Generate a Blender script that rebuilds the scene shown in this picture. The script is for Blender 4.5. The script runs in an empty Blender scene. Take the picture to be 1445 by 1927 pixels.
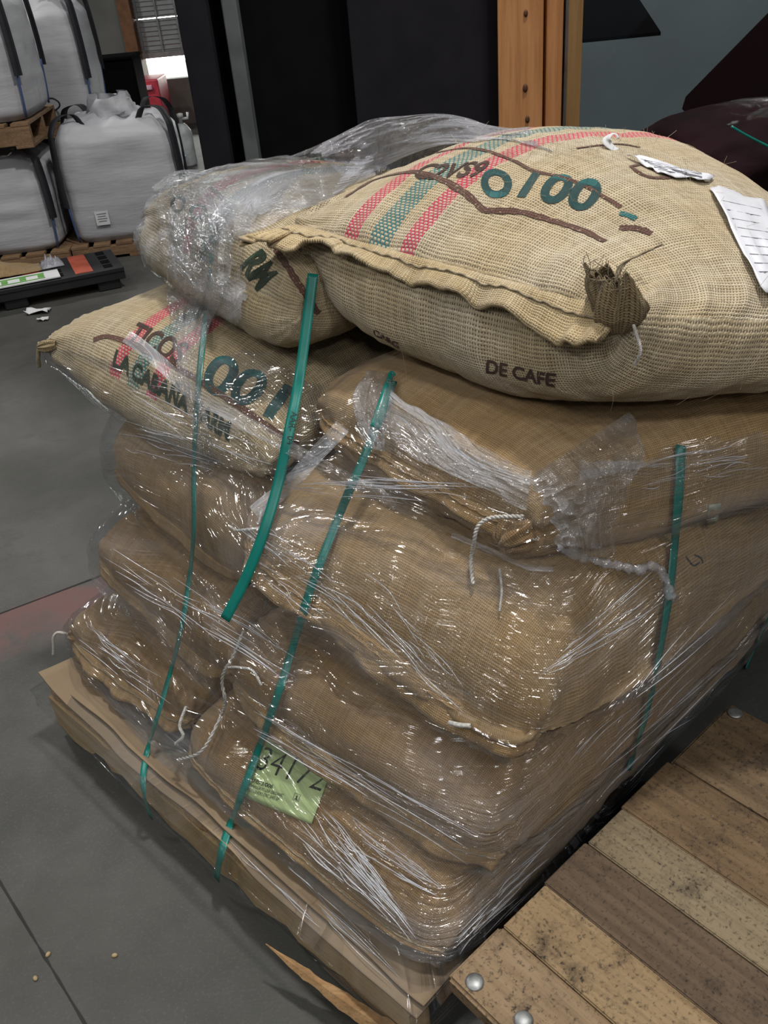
import bpy, bmesh, math, random
import numpy as np
from mathutils import Vector, Matrix
from mathutils.bvhtree import BVHTree
random.seed(7)
rng = np.random.default_rng(7)
scene = bpy.context.scene
COL = scene.collection

# ------------------------------------------------------------------ camera
IW, IH, FPX = 1445, 1927, 1650.0
PITCH, ROLL, CAMZ = math.radians(32), math.radians(-5.5), 1.5
FWD = np.array([0, math.cos(PITCH), -math.sin(PITCH)])
_up = np.array([0, math.sin(PITCH), math.cos(PITCH)])
_rt = np.array([1.0, 0, 0])
RGT = math.cos(ROLL) * _rt + math.sin(ROLL) * _up
UPV = -math.sin(ROLL) * _rt + math.cos(ROLL) * _up
CAM = np.array([0, 0, CAMZ])
cd = bpy.data.cameras.new('camera')
co = bpy.data.objects.new('camera', cd)
COL.objects.link(co)
cd.sensor_fit = 'HORIZONTAL'
cd.sensor_width = 36.0
cd.lens = FPX / IW * 36.0
cd.clip_start = 0.02
co.matrix_world = Matrix(((RGT[0], UPV[0], -FWD[0], 0), (RGT[1], UPV[1], -FWD[1], 0),
                          (RGT[2], UPV[2], -FWD[2], CAMZ), (0, 0, 0, 1)))
scene.camera = co

# ------------------------------------------------------------------ world, lights, exposure
scene.view_settings.view_transform = 'Standard'
scene.view_settings.look = 'None'
scene.view_settings.gamma = 1.0
scene.view_settings.use_curve_mapping = False
scene.view_settings.exposure = 0.0
scene.cycles.max_bounces = 6
scene.cycles.diffuse_bounces = 3
scene.cycles.glossy_bounces = 3
scene.cycles.transparent_max_bounces = 14
scene.cycles.caustics_reflective = False
w = bpy.data.worlds.new('world')
scene.world = w
w.use_nodes = True
w.node_tree.nodes['Background'].inputs[0].default_value = (0.75, 0.85, 1.0, 1)
w.node_tree.nodes['Background'].inputs[1].default_value = 0.06


def lamp(name, loc, size, power, color=(1, 0.97, 0.93), target=None):
    d = bpy.data.lights.new(name, 'AREA')
    d.shape = 'DISK'
    d.size = size
    d.energy = power
    d.color = color
    o = bpy.data.objects.new(name, d)
    COL.objects.link(o)
    o.location = loc
    t = Vector(target) if target else Vector((loc[0], loc[1], 0))
    o.rotation_euler = (t - Vector(loc)).to_track_quat('-Z', 'Y').to_euler()
    return o


# high-bay lamps in rows under the warehouse roof, some added for film glints
lamp('high_bay_lamp', (1.0, 1.9, 6.0), 0.45, 235)
lamp('high_bay_lamp.001', (-2.6, 2.4, 6.0), 0.6, 50)
lamp('high_bay_lamp.002', (2.2, -3.0, 6.0), 0.85, 110)
lamp('high_bay_lamp.003', (-2.8, -3.2, 6.0), 0.85, 75)
lamp('high_bay_lamp.004', (0.6, -7.5, 6.0), 1.0, 110)
lamp('high_bay_lamp.005', (-4.5, 7.5, 6.0), 0.5, 170)
lamp('high_bay_lamp.006', (-7.0, 1.5, 6.0), 0.5, 100)
lamp('glint_lamp', (4.2, -1.0, 6.0), 0.85, 50)  # added lamp, out of view, for more glints on the film
lamp('glint_lamp.001', (-1.2, -5.5, 6.0), 0.85, 60)  # also added for film glints, behind the camera
lamp('glint_lamp.002', (-6.0, -2.5, 6.0), 0.85, 50)  # added likewise to give the film more glints
lamp('high_bay_lamp.007', (2.2, 4.5, 6.0), 0.45, 50)

# ------------------------------------------------------------------ coordinates
# the pallet's own frame: a runs along its left face, b into the load, z up; origin at the near corner
N0 = np.array([-0.031, 0.746])
AX = np.array([-0.6957776, 0.71825729])
BX = np.array([0.71825729, 0.6957776])


def W3(a, b, z):
    p = N0 + AX * a + BX * b
    return np.array([p[0], p[1], z])


def W3v(A, B, Z):
    return np.stack([N0[0] + AX[0] * A + BX[0] * B, N0[1] + AX[1] * A + BX[1] * B, Z], -1)


def to_ab(P):
    d = P[..., :2] - N0
    return d @ AX, d @ BX


def ray(x, y):
    d = FWD * FPX + RGT * (x - IW / 2) - UPV * (y - IH / 2)
    return d / np.linalg.norm(d)


def at_z(x, y, z):
    d = ray(x, y)
    return CAM + d * ((z - CAMZ) / d[2])


def at_b(x, y, b):
    d = ray(x, y)
    n = np.array([BX[0], BX[1], 0])
    t = (b + N0 @ BX - CAM @ n) / (d @ n)
    return CAM + d * t


def at_y(x, y, Y):
    d = ray(x, y)
    return CAM + d * ((Y - CAM[1]) / d[1])


def pix(P):
    q = np.asarray(P) - CAM
    zc = q @ FWD
    return IW / 2 + FPX * (q @ RGT) / zc, IH / 2 - FPX * (q @ UPV) / zc


# ------------------------------------------------------------------ noise
_perm = rng.random((512, 512))


def vnoise(x, y, seed=0):
    """smooth value noise in -1..1"""
    x = np.asarray(x, float) + seed * 17.13
    y = np.asarray(y, float) + seed * 7.77
    xi = np.floor(x).astype(int)
    yi = np.floor(y).astype(int)
    fx = x - xi
    fy = y - yi
    fx = fx * fx * fx * (fx * (fx * 6 - 15) + 10)
    fy = fy * fy * fy * (fy * (fy * 6 - 15) + 10)
    g = lambda i, j: _perm[i % 512, j % 512]
    v = (g(xi, yi) * (1 - fx) + g(xi + 1, yi) * fx) * (1 - fy) + (g(xi, yi + 1) * (1 - fx) + g(xi + 1, yi + 1) * fx) * fy
    return v * 2 - 1


def fbm(x, y, seed=0, oct=3):
    s = 0
    a = 1.0
    for k in range(oct):
        s = s + a * vnoise(x * 2 ** k, y * 2 ** k, seed + k * 3)
        a *= 0.5
    return s


# ------------------------------------------------------------------ object helpers
def tag(o, label=None, cat=None, group=None, kind=None):
    if label:
        o['label'] = label
    if cat:
        o['category'] = cat
    if group:
        o['group'] = group
    if kind:
        o['kind'] = kind
    return o


def empty(name, loc=(0, 0, 0), label=None, cat=None, group=None):
    o = bpy.data.objects.new(name, None)
    COL.objects.link(o)
    o.location = loc
    o.empty_display_size = 0.05
    return tag(o, label, cat, group)


def link_mesh(name, me, mats, parent=None, smooth=True):
    o = bpy.data.objects.new(name, me)
    COL.objects.link(o)
    for m in (mats if isinstance(mats, (list, tuple)) else [mats]):
        me.materials.append(m)
    if smooth:
        me.polygons.foreach_set('use_smooth', [True] * len(me.polygons))
    if parent:
        o.parent = parent
        o.matrix_parent_inverse = Matrix.Translation(-Vector(parent.location))
    return o


def mesh_from(name, V, F, mats, parent=None, smooth=True, uv=None):
    me = bpy.data.meshes.new(name)
    me.from_pydata([tuple(v) for v in V], [], [tuple(int(i) for i in f) for f in F])
    if uv is not None:
        L = me.uv_layers.new(name='UVMap')
        vi = np.empty(len(me.loops), int)
        me.loops.foreach_get('vertex_index', vi)
        L.data.foreach_set('uv', np.asarray(uv, float)[vi].ravel())
    me.update()
    return link_mesh(name, me, mats, parent, smooth)


def grid_faces(nr, nc, closed=False, off=0):
    F = []
    for i in range(nr - 1):
        for j in range(nc if closed else nc - 1):
            k = (j + 1) % nc
            F.append((off + i * nc + j, off + i * nc + k, off + (i + 1) * nc + k, off + (i + 1) * nc + j))
    return F


def bm_obj(name, bm, mats, parent=None, smooth=False):
    me = bpy.data.meshes.new(name)
    bm.to_mesh(me)
    bm.free()
    return link_mesh(name, me, mats, parent, smooth)


def add_box(bm, c, s, M=None, bevel=0.0, mi=0):
    """box centred at c with size s, transformed by 4x4 M"""
    r = bmesh.ops.create_cube(bm, size=1.0)
    vs = r['verts']
    for v in vs:
        v.co = Vector((v.co.x * s[0] + c[0], v.co.y * s[1] + c[1], v.co.z * s[2] + c[2]))
        if M is not None:
            v.co = M @ v.co
    fs = list({f for v in vs for f in v.link_faces})
    if bevel > 0:
        es = list({e for v in vs for e in v.link_edges})
        rb = bmesh.ops.bevel(bm, geom=es, offset=bevel, segments=2, affect='EDGES', profile=0.5)
        fs = [f for f in rb['faces']] + [f for f in fs if f.is_valid]
    for f in fs:
        if f.is_valid:
            f.material_index = mi


def add_tube(bm, pts, r, seg=8, caps=True):
    pts = [np.asarray(p, float) for p in pts]
    n = len(pts)
    rr = r if hasattr(r, '__len__') else [r] * n
    prev = None
    rings = []
    for i, p in enumerate(pts):
        t = pts[min(i + 1, n - 1)] - pts[max(i - 1, 0)]
        t = t / (np.linalg.norm(t) + 1e-12)
        if prev is None:
            h = np.array([0, 0, 1.0]) if abs(t[2]) < 0.9 else np.array([1.0, 0, 0])
            u = np.cross(t, h)
        else:
            u = prev - t * (prev @ t)
        u /= np.linalg.norm(u) + 1e-12
        prev = u
        v = np.cross(t, u)
        rings.append([bm.verts.new(Vector(p + rr[i] * (math.cos(2 * math.pi * k / seg) * u + math.sin(2 * math.pi * k / seg) * v))) for k in range(seg)])
    for i in range(n - 1):
        for k in range(seg):
            bm.faces.new((rings[i][k], rings[i][(k + 1) % seg], rings[i + 1][(k + 1) % seg], rings[i + 1][k]))
    if caps:
        bm.faces.new(rings[0][::-1])
        bm.faces.new(rings[-1])


def add_lathe(bm, prof, seg=32, M=None):
    rings = []
    for r, z in prof:
        ring = []
        for k in range(seg):
            p = Vector((r * math.cos(2 * math.pi * k / seg), r * math.sin(2 * math.pi * k / seg), z))
            ring.append(bm.verts.new(M @ p if M is not None else p))
        rings.append(ring)
    for i in range(len(prof) - 1):
        for k in range(seg):
            bm.faces.new((rings[i][k], rings[i][(k + 1) % seg], rings[i + 1][(k + 1) % seg], rings[i + 1][k]))
    bm.faces.new(rings[0][::-1])
    bm.faces.new(rings[-1])


def spline(pts, n):
    """Catmull-Rom resample by arclength"""
    P = np.asarray(pts, float)
    Q = np.vstack([2 * P[0] - P[1], P, 2 * P[-1] - P[-2]])
    out = []
    for i in range(1, len(Q) - 2):
        t = np.linspace(0, 1, 24, endpoint=False)[:, None]
        p0, p1, p2, p3 = Q[i - 1], Q[i], Q[i + 1], Q[i + 2]
        out.append(0.5 * ((2 * p1) + (-p0 + p2) * t + (2 * p0 - 5 * p1 + 4 * p2 - p3) * t ** 2 + (-p0 + 3 * p1 - 3 * p2 + p3) * t ** 3))
    out = np.vstack(out + [P[-1:]])
    d = np.r_[0, np.cumsum(np.linalg.norm(np.diff(out, axis=0), axis=1))]
    s = np.linspace(0, d[-1], n)
    return np.stack([np.interp(s, d, out[:, k]) for k in range(P.shape[1])], -1)


# ------------------------------------------------------------------ material helpers
class NT:
    def __init__(self, name):
        self.m = bpy.data.materials.new(name)
        self.m.use_nodes = True
        self.t = self.m.node_tree
        self.t.nodes.clear()
        self.out = self.t.nodes.new('ShaderNodeOutputMaterial')

    def n(self, typ, **kw):
        nd = self.t.nodes.new(typ)
        for k, v in kw.items():
            if k.startswith('i_'):
                nd.inputs[k[2:].replace('_', ' ')].default_value = v
            else:
                setattr(nd, k, v)
        return nd

    def lk(self, a, b):
        self.t.links.new(a, b)

    def math(self, op, a, b=None, c=None, clamp=False):
        nd = self.n('ShaderNodeMath', operation=op)
        nd.use_clamp = clamp
        for i, x in enumerate((a, b, c)):
            if x is None:
                continue
            if isinstance(x, (int, float)):
                nd.inputs[i].default_value = x
            else:
                self.lk(x, nd.inputs[i])
        return nd.outputs[0]

    def mix(self, f, a, b, blend='MIX'):
        nd = self.n('ShaderNodeMix', data_type='RGBA', blend_type=blend)
        nd.clamp_factor = True
        for s, x in ((nd.inputs[0], f), (nd.inputs[6], a), (nd.inputs[7], b)):
            if isinstance(x, (int, float)):
                s.default_value = x
            elif isinstance(x, tuple):
                s.default_value = x if len(x) == 4 else (*x, 1)
            else:
                self.lk(x, s)
        return nd.outputs[2]

    def ramp(self, f, lo, hi):
        nd = self.n('ShaderNodeMapRange', interpolation_type='SMOOTHSTEP')
        self.lk(f, nd.inputs[0])
        nd.inputs[1].default_value = lo
        nd.inputs[2].default_value = hi
        return nd.outputs[0]

    def noise(self, vec, scale, detail=3, rough=0.5, dist=0.0):
        nd = self.n('ShaderNodeTexNoise')
        nd.inputs['Scale'].default_value = scale
        nd.inputs['Detail'].default_value = detail
        nd.inputs['Roughness'].default_value = rough
        nd.inputs['Distortion'].default_value = dist
        if vec is not None:
            self.lk(vec, nd.inputs['Vector'])
        return nd.outputs[0]

    def mapping(self, vec, scale=(1, 1, 1), rot=(0, 0, 0), loc=(0, 0, 0)):
        nd = self.n('ShaderNodeMapping')
        nd.inputs['Scale'].default_value = scale
        nd.inputs['Rotation'].default_value = rot
        nd.inputs['Location'].default_value = loc
        self.lk(vec, nd.inputs['Vector'])
        return nd.outputs[0]

    def coord(self, which):
        return self.n('ShaderNodeTexCoord').outputs[which]

    def bump(self, h, strength, dist):
        nd = self.n('ShaderNodeBump')
        nd.inputs['Strength'].default_value = strength
        nd.inputs['Distance'].default_value = dist
        self.lk(h, nd.inputs['Height'])
        return nd.outputs[0]

    def bsdf(self, color, rough=0.8, normal=None, metal=0.0, spec=0.5, **kw):
        nd = self.n('ShaderNodeBsdfPrincipled')
        for s, x in ((nd.inputs['Base Color'], color), (nd.inputs['Roughness'], rough)):
            if isinstance(x, (int, float)):
                s.default_value = x
            elif isinstance(x, tuple):
                s.default_value = (*x[:3], 1)
            else:
                self.lk(x, s)
        nd.inputs['Metallic'].default_value = metal
        nd.inputs['Specular IOR Level'].default_value = spec
        if normal is not None:
            self.lk(normal, nd.inputs['Normal'])
        self.lk(nd.outputs[0], self.out.inputs[0])
        return nd


def plain(name, color, rough=0.6, metal=0.0, noise=0.12, nscale=12, spec=0.5, bump=0.0):
    t = NT(name)
    c = t.coord('Object')
    f = t.noise(c, nscale, 4)
    k = tuple(x * (1 - noise * 2) for x in color)
    k2 = tuple(min(1, x * (1 + noise)) for x in color)
    nrm = t.bump(t.noise(c, nscale * 5, 3), bump, 0.004) if bump else None
    t.bsdf(t.mix(t.ramp(f, 0.3, 0.7), k, k2), rough, nrm, metal, spec)
    return t.m


def burlap(name, col, pitch, dark, hole=0.35, stripes=None, stain=(0.9, 0.82, 0.66), ink=None, bump=0.9):
    """woven jute: over/under threads from the UVs (metres)"""
    t = NT(name)
    uv = t.coord('UV')
    wob = t.n('ShaderNodeVectorMath', operation='MULTIPLY_ADD')
    nz = t.n('ShaderNodeTexNoise')
    nz.inputs['Scale'].default_value = 14
    nz.inputs['Detail'].default_value = 3
    t.lk(uv, nz.inputs['Vector'])
    t.lk(nz.outputs['Color'], wob.inputs[0])
    wob.inputs[1].default_value = (pitch * 2.2,) * 3
    t.lk(uv, wob.inputs[2])
    sp = t.n('ShaderNodeSeparateXYZ')
    t.lk(wob.outputs[0], sp.inputs[0])
    x = t.math('MULTIPLY', sp.outputs[0], math.pi / pitch)
    y = t.math('MULTIPLY', sp.outputs[1], math.pi / pitch)
    sx = t.math('SINE', x)
    sy = t.math('SINE', y)
    c = t.math('MULTIPLY', sx, sy)
    # each thread swells and thins along its length
    thw = t.noise(t.mapping(uv, (0.55 / pitch, 0.06 / pitch, 1)), 1.0, 1)
    thf = t.noise(t.mapping(uv, (0.06 / pitch, 0.55 / pitch, 1), loc=(5, 3, 0)), 1.0, 1)
    hw = t.math('MULTIPLY', t.math('ABSOLUTE', sx), t.math('MULTIPLY_ADD', c, 0.38, t.math('MULTIPLY_ADD', thw, 0.5, 0.35)))
    hf = t.math('MULTIPLY', t.math('ABSOLUTE', sy), t.math('MULTIPLY_ADD', c, -0.38, t.math('MULTIPLY_ADD', thf, 0.5, 0.35)))
    h = t.math('MAXIMUM', hw, hf)
    top = t.math('GREATER_THAN', hw, hf)
    mask = t.ramp(h, hole - 0.12, hole + 0.2)
    big = t.noise(uv, 6.0, 4, 0.6)
    fib = t.noise(t.mapping(uv, (900, 900, 1)), 1.0, 2)
    base = t.mix(t.ramp(big, 0.3, 0.75), tuple(k * s for k, s in zip(col, stain)), col)
    th = t.mix(top, thf, thw)
    base = t.mix(t.ramp(th, 0.25, 0.8), t.mix(1.0, base, (0.74, 0.70, 0.64), 'MULTIPLY'), base)
    base = t.mix(t.math('MULTIPLY', fib, 0.35), base, t.mix(1.0, base, (1.25, 1.22, 1.15), 'MULTIPLY'))
    if stripes:
        spu = t.n('ShaderNodeSeparateXYZ')
        t.lk(uv, spu.inputs[0])
        for u0, u1, sc in stripes:
            inside = t.math('MULTIPLY', t.math('GREATER_THAN', spu.outputs[0], u0), t.math('LESS_THAN', spu.outputs[0], u1))
            f = t.math('MULTIPLY', inside, t.math('MULTIPLY_ADD', top, 0.9, 0.12))
            base = t.mix(f, base, sc)
    if ink:
        pat = t.ramp(t.noise(uv, 180, 2), 0.25, 0.42)
        base = t.mix(t.math('MULTIPLY', pat, 0.95), base, t.mix(t.math('MULTIPLY', th, 0.5), ink, tuple(k * 1.6 for k in ink)))
    colr = t.mix(mask, dark, base)
    nrm = t.bump(h, bump, pitch * 0.35)
    b = t.bsdf(colr, 0.92, nrm, 0, 0.15)
    b.inputs['Sheen Weight'].default_value = 0.15
    return t.m


def wood(name, c1, c2, rough=0.75, along=0, scale=1.0, dirt=0.35, dirtcol=(0.03, 0.022, 0.015), knots=False):
    """grain runs along the object's local axis <along>"""
    t = NT(name)
    oi = t.n('ShaderNodeObjectInfo')
    av = t.n('ShaderNodeVectorMath', operation='ADD')
    t.lk(t.coord('Object'), av.inputs[0])
    t.lk(t.math('MULTIPLY', oi.outputs['Random'], 13.0), av.inputs[1])
    o = av.outputs[0]
    s = [14, 14, 14]
    s[along] = 0.9
    g = t.noise(t.mapping(o, tuple(k * scale for k in s)), 3.0, 5, 0.6, 0.6)
    s2 = [60, 60, 60]
    s2[along] = 2.5
    f = t.noise(t.mapping(o, tuple(k * scale for k in s2)), 3.0, 3)
    col = t.mix(t.ramp(g, 0.32, 0.68), c1, c2)
    col = t.mix(t.math('MULTIPLY', t.ramp(f, 0.45, 0.75), 0.35), col, tuple(k * 0.5 for k in c1))
    d = t.noise(t.mapping(o, (9, 9, 9)), 1.0, 6, 0.75)
    sp = t.noise(t.mapping(o, (150, 150, 150)), 1.0, 3, 0.7)
    dm = t.math('ADD', t.math('MULTIPLY', t.ramp(d, 0.5, 0.72), dirt), t.math('MULTIPLY', t.ramp(sp, 0.51, 0.70), dirt * 0.9), clamp=True)
    col = t.mix(dm, col, dirtcol)
    nrm = t.bump(t.math('ADD', f, t.math('MULTIPLY', sp, 0.4)), 0.35, 0.002)
    t.bsdf(col, rough, nrm, 0, 0.3)
    return t.m


def film_mat(name, haze=0.05, gloss=1.0, rough=0.1, streak=(2.5, 70), crumple=0.0, bump=0.6, rot=0.0, creases=1.0, hazecol=(0.85, 0.88, 0.95), haze0=0.0):
    """clear polyethylene sheet; UVs in metres, x along the pull of the wrap"""
    t = NT(name)
    uv = t.coord('UV')
    wn = t.n('ShaderNodeTexNoise')
    wn.inputs['Scale'].default_value = 2.2
    wn.inputs['Detail'].default_value = 2
    t.lk(uv, wn.inputs['Vector'])
    wob = t.n('ShaderNodeVectorMath', operation='MULTIPLY_ADD')
    t.lk(wn.outputs['Color'], wob.inputs[0])
    wob.inputs[1].default_value = (0.22, 0.22, 0)
    t.lk(t.mapping(uv, (1, 1, 1), (0, 0, rot)), wob.inputs[2])
    v = wob.outputs[0]
    s1 = t.noise(t.mapping(v, (streak[0], streak[1], 1)), 1.0, 3, 0.6)
    s2 = t.noise(t.mapping(v, (streak[0] * 4, streak[1] * 3.5, 1), loc=(3, 9, 0)), 1.0, 2, 0.6)
    h = t.math('ADD', s1, t.math('MULTIPLY', s2, 0.35))
    if crumple:
        vo = t.n('ShaderNodeTexVoronoi', feature='DISTANCE_TO_EDGE')
        vo.inputs['Scale'].default_value = 42
        t.lk(wob.outputs[0], vo.inputs['Vector'])
        cr = t.noise(uv, 55, 4, 0.65, 1.5)
        h = t.math('ADD', h, t.math('MULTIPLY', t.math('ADD', cr, t.math('MINIMUM', vo.outputs['Distance'], 0.25)), crumple))
    # sharp stretch creases: narrow ridges in clusters along the pull
    for sc, loc, wgt in (((1.1, 34, 1), (7, 2, 0), 0.55), ((3.0, 75, 1), (1, 8, 0), 0.35)):
        rn = t.noise(t.mapping(v, sc, loc=loc), 1.0, 2, 0.5, 0.3)
        rd = t.math('POWER', t.math('SUBTRACT', 1.0, t.math('ABSOLUTE', t.math('MULTIPLY_ADD', rn, 2.0, -1.0))), 14.0)
        cl = t.ramp(t.noise(t.mapping(v, (2.2, 6, 1), loc=loc), 1.0, 2), 0.40, 0.62)
        h = t.math('ADD', h, t.math('MULTIPLY', t.math('MULTIPLY', rd, cl), wgt * creases))
    nrm = t.bump(h, bump, 0.006)
    fr = t.n('ShaderNodeFresnel')
    fr.inputs['IOR'].default_value = 1.5
    t.lk(nrm, fr.inputs['Normal'])
    fac = t.math('MINIMUM', t.math('MULTIPLY_ADD', fr.outputs[0], 0.7 * gloss, 0.02), 0.26 * gloss)
    gl = t.n('ShaderNodeBsdfGlossy')
    gl.inputs['Roughness'].default_value = rough
    t.lk(nrm, gl.inputs['Normal'])
    tr = t.n('ShaderNodeBsdfTransparent')
    tr.inputs[0].default_value = (0.97, 0.975, 0.98, 1)
    df = t.n('ShaderNodeBsdfDiffuse')
    df.inputs[0].default_value = (*hazecol, 1)
    t.lk(nrm, df.inputs['Normal'])
    m1 = t.n('ShaderNodeMixShader')
    big = t.noise(t.mapping(v, (1.6, 9, 1), loc=(1, 2, 0)), 1.0, 3)
    hz = t.math('MULTIPLY', t.math('ADD', t.ramp(big, 0.42, 0.75), t.math('MULTIPLY', t.ramp(s1, 0.5, 0.8), 0.6)), haze, clamp=True)
    if haze0:
        hz = t.math('ADD', hz, haze0, clamp=True)
    t.lk(hz, m1.inputs[0])
    t.lk(tr.outputs[0], m1.inputs[1])
    t.lk(df.outputs[0], m1.inputs[2])
    m2 = t.n('ShaderNodeMixShader')
    t.lk(fac, m2.inputs[0])
    t.lk(m1.outputs[0], m2.inputs[1])
    t.lk(gl.outputs[0], m2.inputs[2])
    t.lk(m2.outputs[0], t.out.inputs[0])
    return t.m


def emit(name, color, strength):
    t = NT(name)
    e = t.n('ShaderNodeEmission')
    e.inputs[0].default_value = (*color, 1)
    e.inputs[1].default_value = strength
    t.lk(e.outputs[0], t.out.inputs[0])
    return t.m


CREAM = (0.61, 0.55, 0.435)
TAN = (0.415, 0.31, 0.19)
PINK = (0.62, 0.03, 0.12)
TEAL = (0.03, 0.19, 0.21)
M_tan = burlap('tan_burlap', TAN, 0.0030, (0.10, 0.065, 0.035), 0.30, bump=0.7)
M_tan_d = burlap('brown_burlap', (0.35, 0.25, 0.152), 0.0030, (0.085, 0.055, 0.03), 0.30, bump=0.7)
M_hem_tan = burlap('hem_burlap', (0.46, 0.33, 0.19), 0.0034, (0.12, 0.08, 0.04), 0.26)
M_cream = burlap('cream_burlap', CREAM, 0.0044, (0.13, 0.10, 0.065), 0.34)
M_hem_cream = burlap('cream_hem_burlap', (0.62, 0.53, 0.37), 0.0046, (0.15, 0.11, 0.06), 0.30)
M_ear = burlap('frayed_burlap', (0.36, 0.30, 0.2), 0.0042, (0.05, 0.04, 0.025), 0.34)
M_ink_brown = burlap('brown_print', CREAM, 0.0044, (0.05, 0.03, 0.025), 0.34, ink=(0.095, 0.04, 0.03))
M_ink_teal = burlap('teal_print', CREAM, 0.0044, (0.01, 0.05, 0.05), 0.34, ink=(0.004, 0.12, 0.125))
M_ink_green = burlap('green_print', CREAM, 0.0044, (0.01, 0.02, 0.012), 0.34, ink=(0.012, 0.05, 0.022))
M_ink_black = burlap('black_print', TAN, 0.0030, (0.02, 0.02, 0.02), 0.3, ink=(0.03, 0.03, 0.03))
M_twine = plain('white_twine', (0.62, 0.60, 0.56), 0.9, bump=0.5, nscale=200)
M_jute = plain('jute_twine', (0.33, 0.27, 0.18), 0.95, bump=0.5, nscale=200)
M_strap = plain('green_strap', (0.004, 0.165, 0.135), 0.32, noise=0.06, nscale=30)
M_blackink = plain('black_ink', (0.015, 0.015, 0.015), 0.6)
M_film = film_mat('stretch_film', 0.10, 1.0, 0.07, (1.6, 85), bump=0.85, creases=2.2)
M_film_c = film_mat('crumpled_film', 0.26, 1.5, 0.10, (9, 60), crumple=1.2, bump=1.0)
M_film_t = film_mat('draped_film', 0.34, 1.4, 0.10, (4, 60), crumple=0.8, bump=1.0)
M_film_b = film_mat('rolled_film', 0.32, 1.2, 0.12, (3, 160), bump=0.5)
M_film_w = film_mat('dark_load_film', 0.012, 0.8, 0.12, (2, 30), crumple=0.5, bump=0.9)
M_film_g = film_mat('gathered_film', 0.4, 1.3, 0.10, (5, 60), crumple=0.9, bump=1.0, creases=1.5, hazecol=(0.75, 0.77, 0.85), haze0=0.30)
M_crease_glint = film_mat('creased_film_glint', 0.4, 2.2, 0.10, (8, 200), bump=0.3, haze0=0.30)  # white haze paints lamp glints into the thin film wrinkles

# ================================================================== THE SETTING
def floor_material():
    t = NT('concrete_floor')
    o = t.coord('Object')
    a = t.noise(o, 1.1, 6, 0.62, 0.4)
    b = t.noise(o, 7.0, 6, 0.7)
    c = t.noise(o, 160, 3, 0.7)
    col = t.mix(t.ramp(a, 0.3, 0.72), (0.040, 0.041, 0.037), (0.098, 0.097, 0.090))
    col = t.mix(t.math('MULTIPLY', t.ramp(b, 0.5, 0.75), 0.5), col, (0.05, 0.05, 0.048))
    col = t.mix(t.math('MULTIPLY', t.ramp(c, 0.5, 0.8), 0.35), col, (0.17, 0.17, 0.16))
    # worn red floor paint beside the cross joint
    P = at_z(0, 1155, 0)
    Q = at_z(200, 1080, 0)
    d = (Q - P) / np.linalg.norm(Q - P)
    n = np.array([d[1], -d[0], 0])
    dt = t.n('ShaderNodeVectorMath', operation='DOT_PRODUCT')
    t.lk(o, dt.inputs[0])
    dt.inputs[1].default_value = tuple(n)
    s = t.math('ADD', t.math('SUBTRACT', dt.outputs['Value'], float(P @ n)), t.math('MULTIPLY', t.math('SUBTRACT', b, 0.5), 0.22))
    m = t.math('MULTIPLY', t.math('MULTIPLY', t.ramp(s, 0.0, 0.012), t.math('SUBTRACT', 1.0, t.ramp(s, 0.14, 0.26))), t.ramp(b, 0.33, 0.6))
    col = t.mix(t.math('MULTIPLY', m, 0.75), col, (0.16, 0.075, 0.07))
    # dark oily wear
    e = t.noise(t.mapping(o, (1, 1, 1), loc=(3, 1, 0)), 0.8, 4, 0.6)
    col = t.mix(t.math('MULTIPLY', t.ramp(e, 0.52, 0.72), 0.55), col, (0.035, 0.037, 0.03))
    nrm = t.bump(t.math('ADD', t.math('MULTIPLY', c, 0.6), b), 0.35, 0.003)
    r = t.math('MULTIPLY_ADD', b, 0.3, 0.38)
    t.bsdf(col, r, nrm, 0, 0.35)
    return t.m


def struct(name, bm, mats, smooth=False):
    return tag(bm_obj(name, bm, mats, None, smooth), kind='structure')


bm = bmesh.new()
for x0, x1, y0, y1 in ((-10, 7, -5, 24),):
    vs = [bm.verts.new((x, y, 0)) for x, y in ((x0, y0), (x1, y0), (x1, y1), (x0, y1))]
    bm.faces.new(vs)
struct('floor', bm, floor_material())

M_joint = plain('joint_filler', (0.02, 0.02, 0.019), 0.9)


def joint(name, p, q, wid):
    p, q = np.array(p[:2]), np.array(q[:2])
    d = (q - p) / np.linalg.norm(q - p)
    n = np.array([-d[1], d[0]])
    bm = bmesh.new()
    m = 60
    V = []
    for i in range(m):
        c = p + (q - p) * i / (m - 1)
        ww = wid * (0.8 + 0.45 * vnoise(i * 0.9, 0.3, 5))
        V.append((bm.verts.new((*(c + n * ww / 2), 0.0012)), bm.verts.new((*(c - n * ww / 2), 0.0012))))
    for i in range(m - 1):
        bm.faces.new((V[i][0], V[i + 1][0], V[i + 1][1], V[i][1]))
    struct(name, bm, M_joint)


P, Q = at_z(0, 1155, 0), at_z(200, 1080, 0)
d = (Q - P) / np.linalg.norm(Q - P)
joint('trim_1', P - d * 1.5, Q + d * 3.5, 0.009)
P, Q = at_z(0, 1660, 0), at_z(160, 1927, 0)
d = (Q - P) / np.linalg.norm(Q - P)
joint('trim_2', P - d * 0.6, Q + d * 0.8, 0.006)

# dark partition behind the pallet
M_char = plain('charcoal_panel', (0.012, 0.011, 0.015), 0.75, noise=0.1, spec=0.15)
M_blackp = plain('black_panel', (0.0035, 0.0035, 0.004), 0.85, spec=0.1)
M_greypost = plain('grey_post', (0.10, 0.11, 0.115), 0.55)
YP = 3.0


def wallbox(name, x0, x1, y0, y1, z0, z1, mat, bev=0.0):
    bm = bmesh.new()
    add_box(bm, ((x0 + x1) / 2, (y0 + y1) / 2, (z0 + z1) / 2), (x1 - x0, y1 - y0, z1 - z0), None, bev)
    return struct(name, bm, mat)


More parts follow.
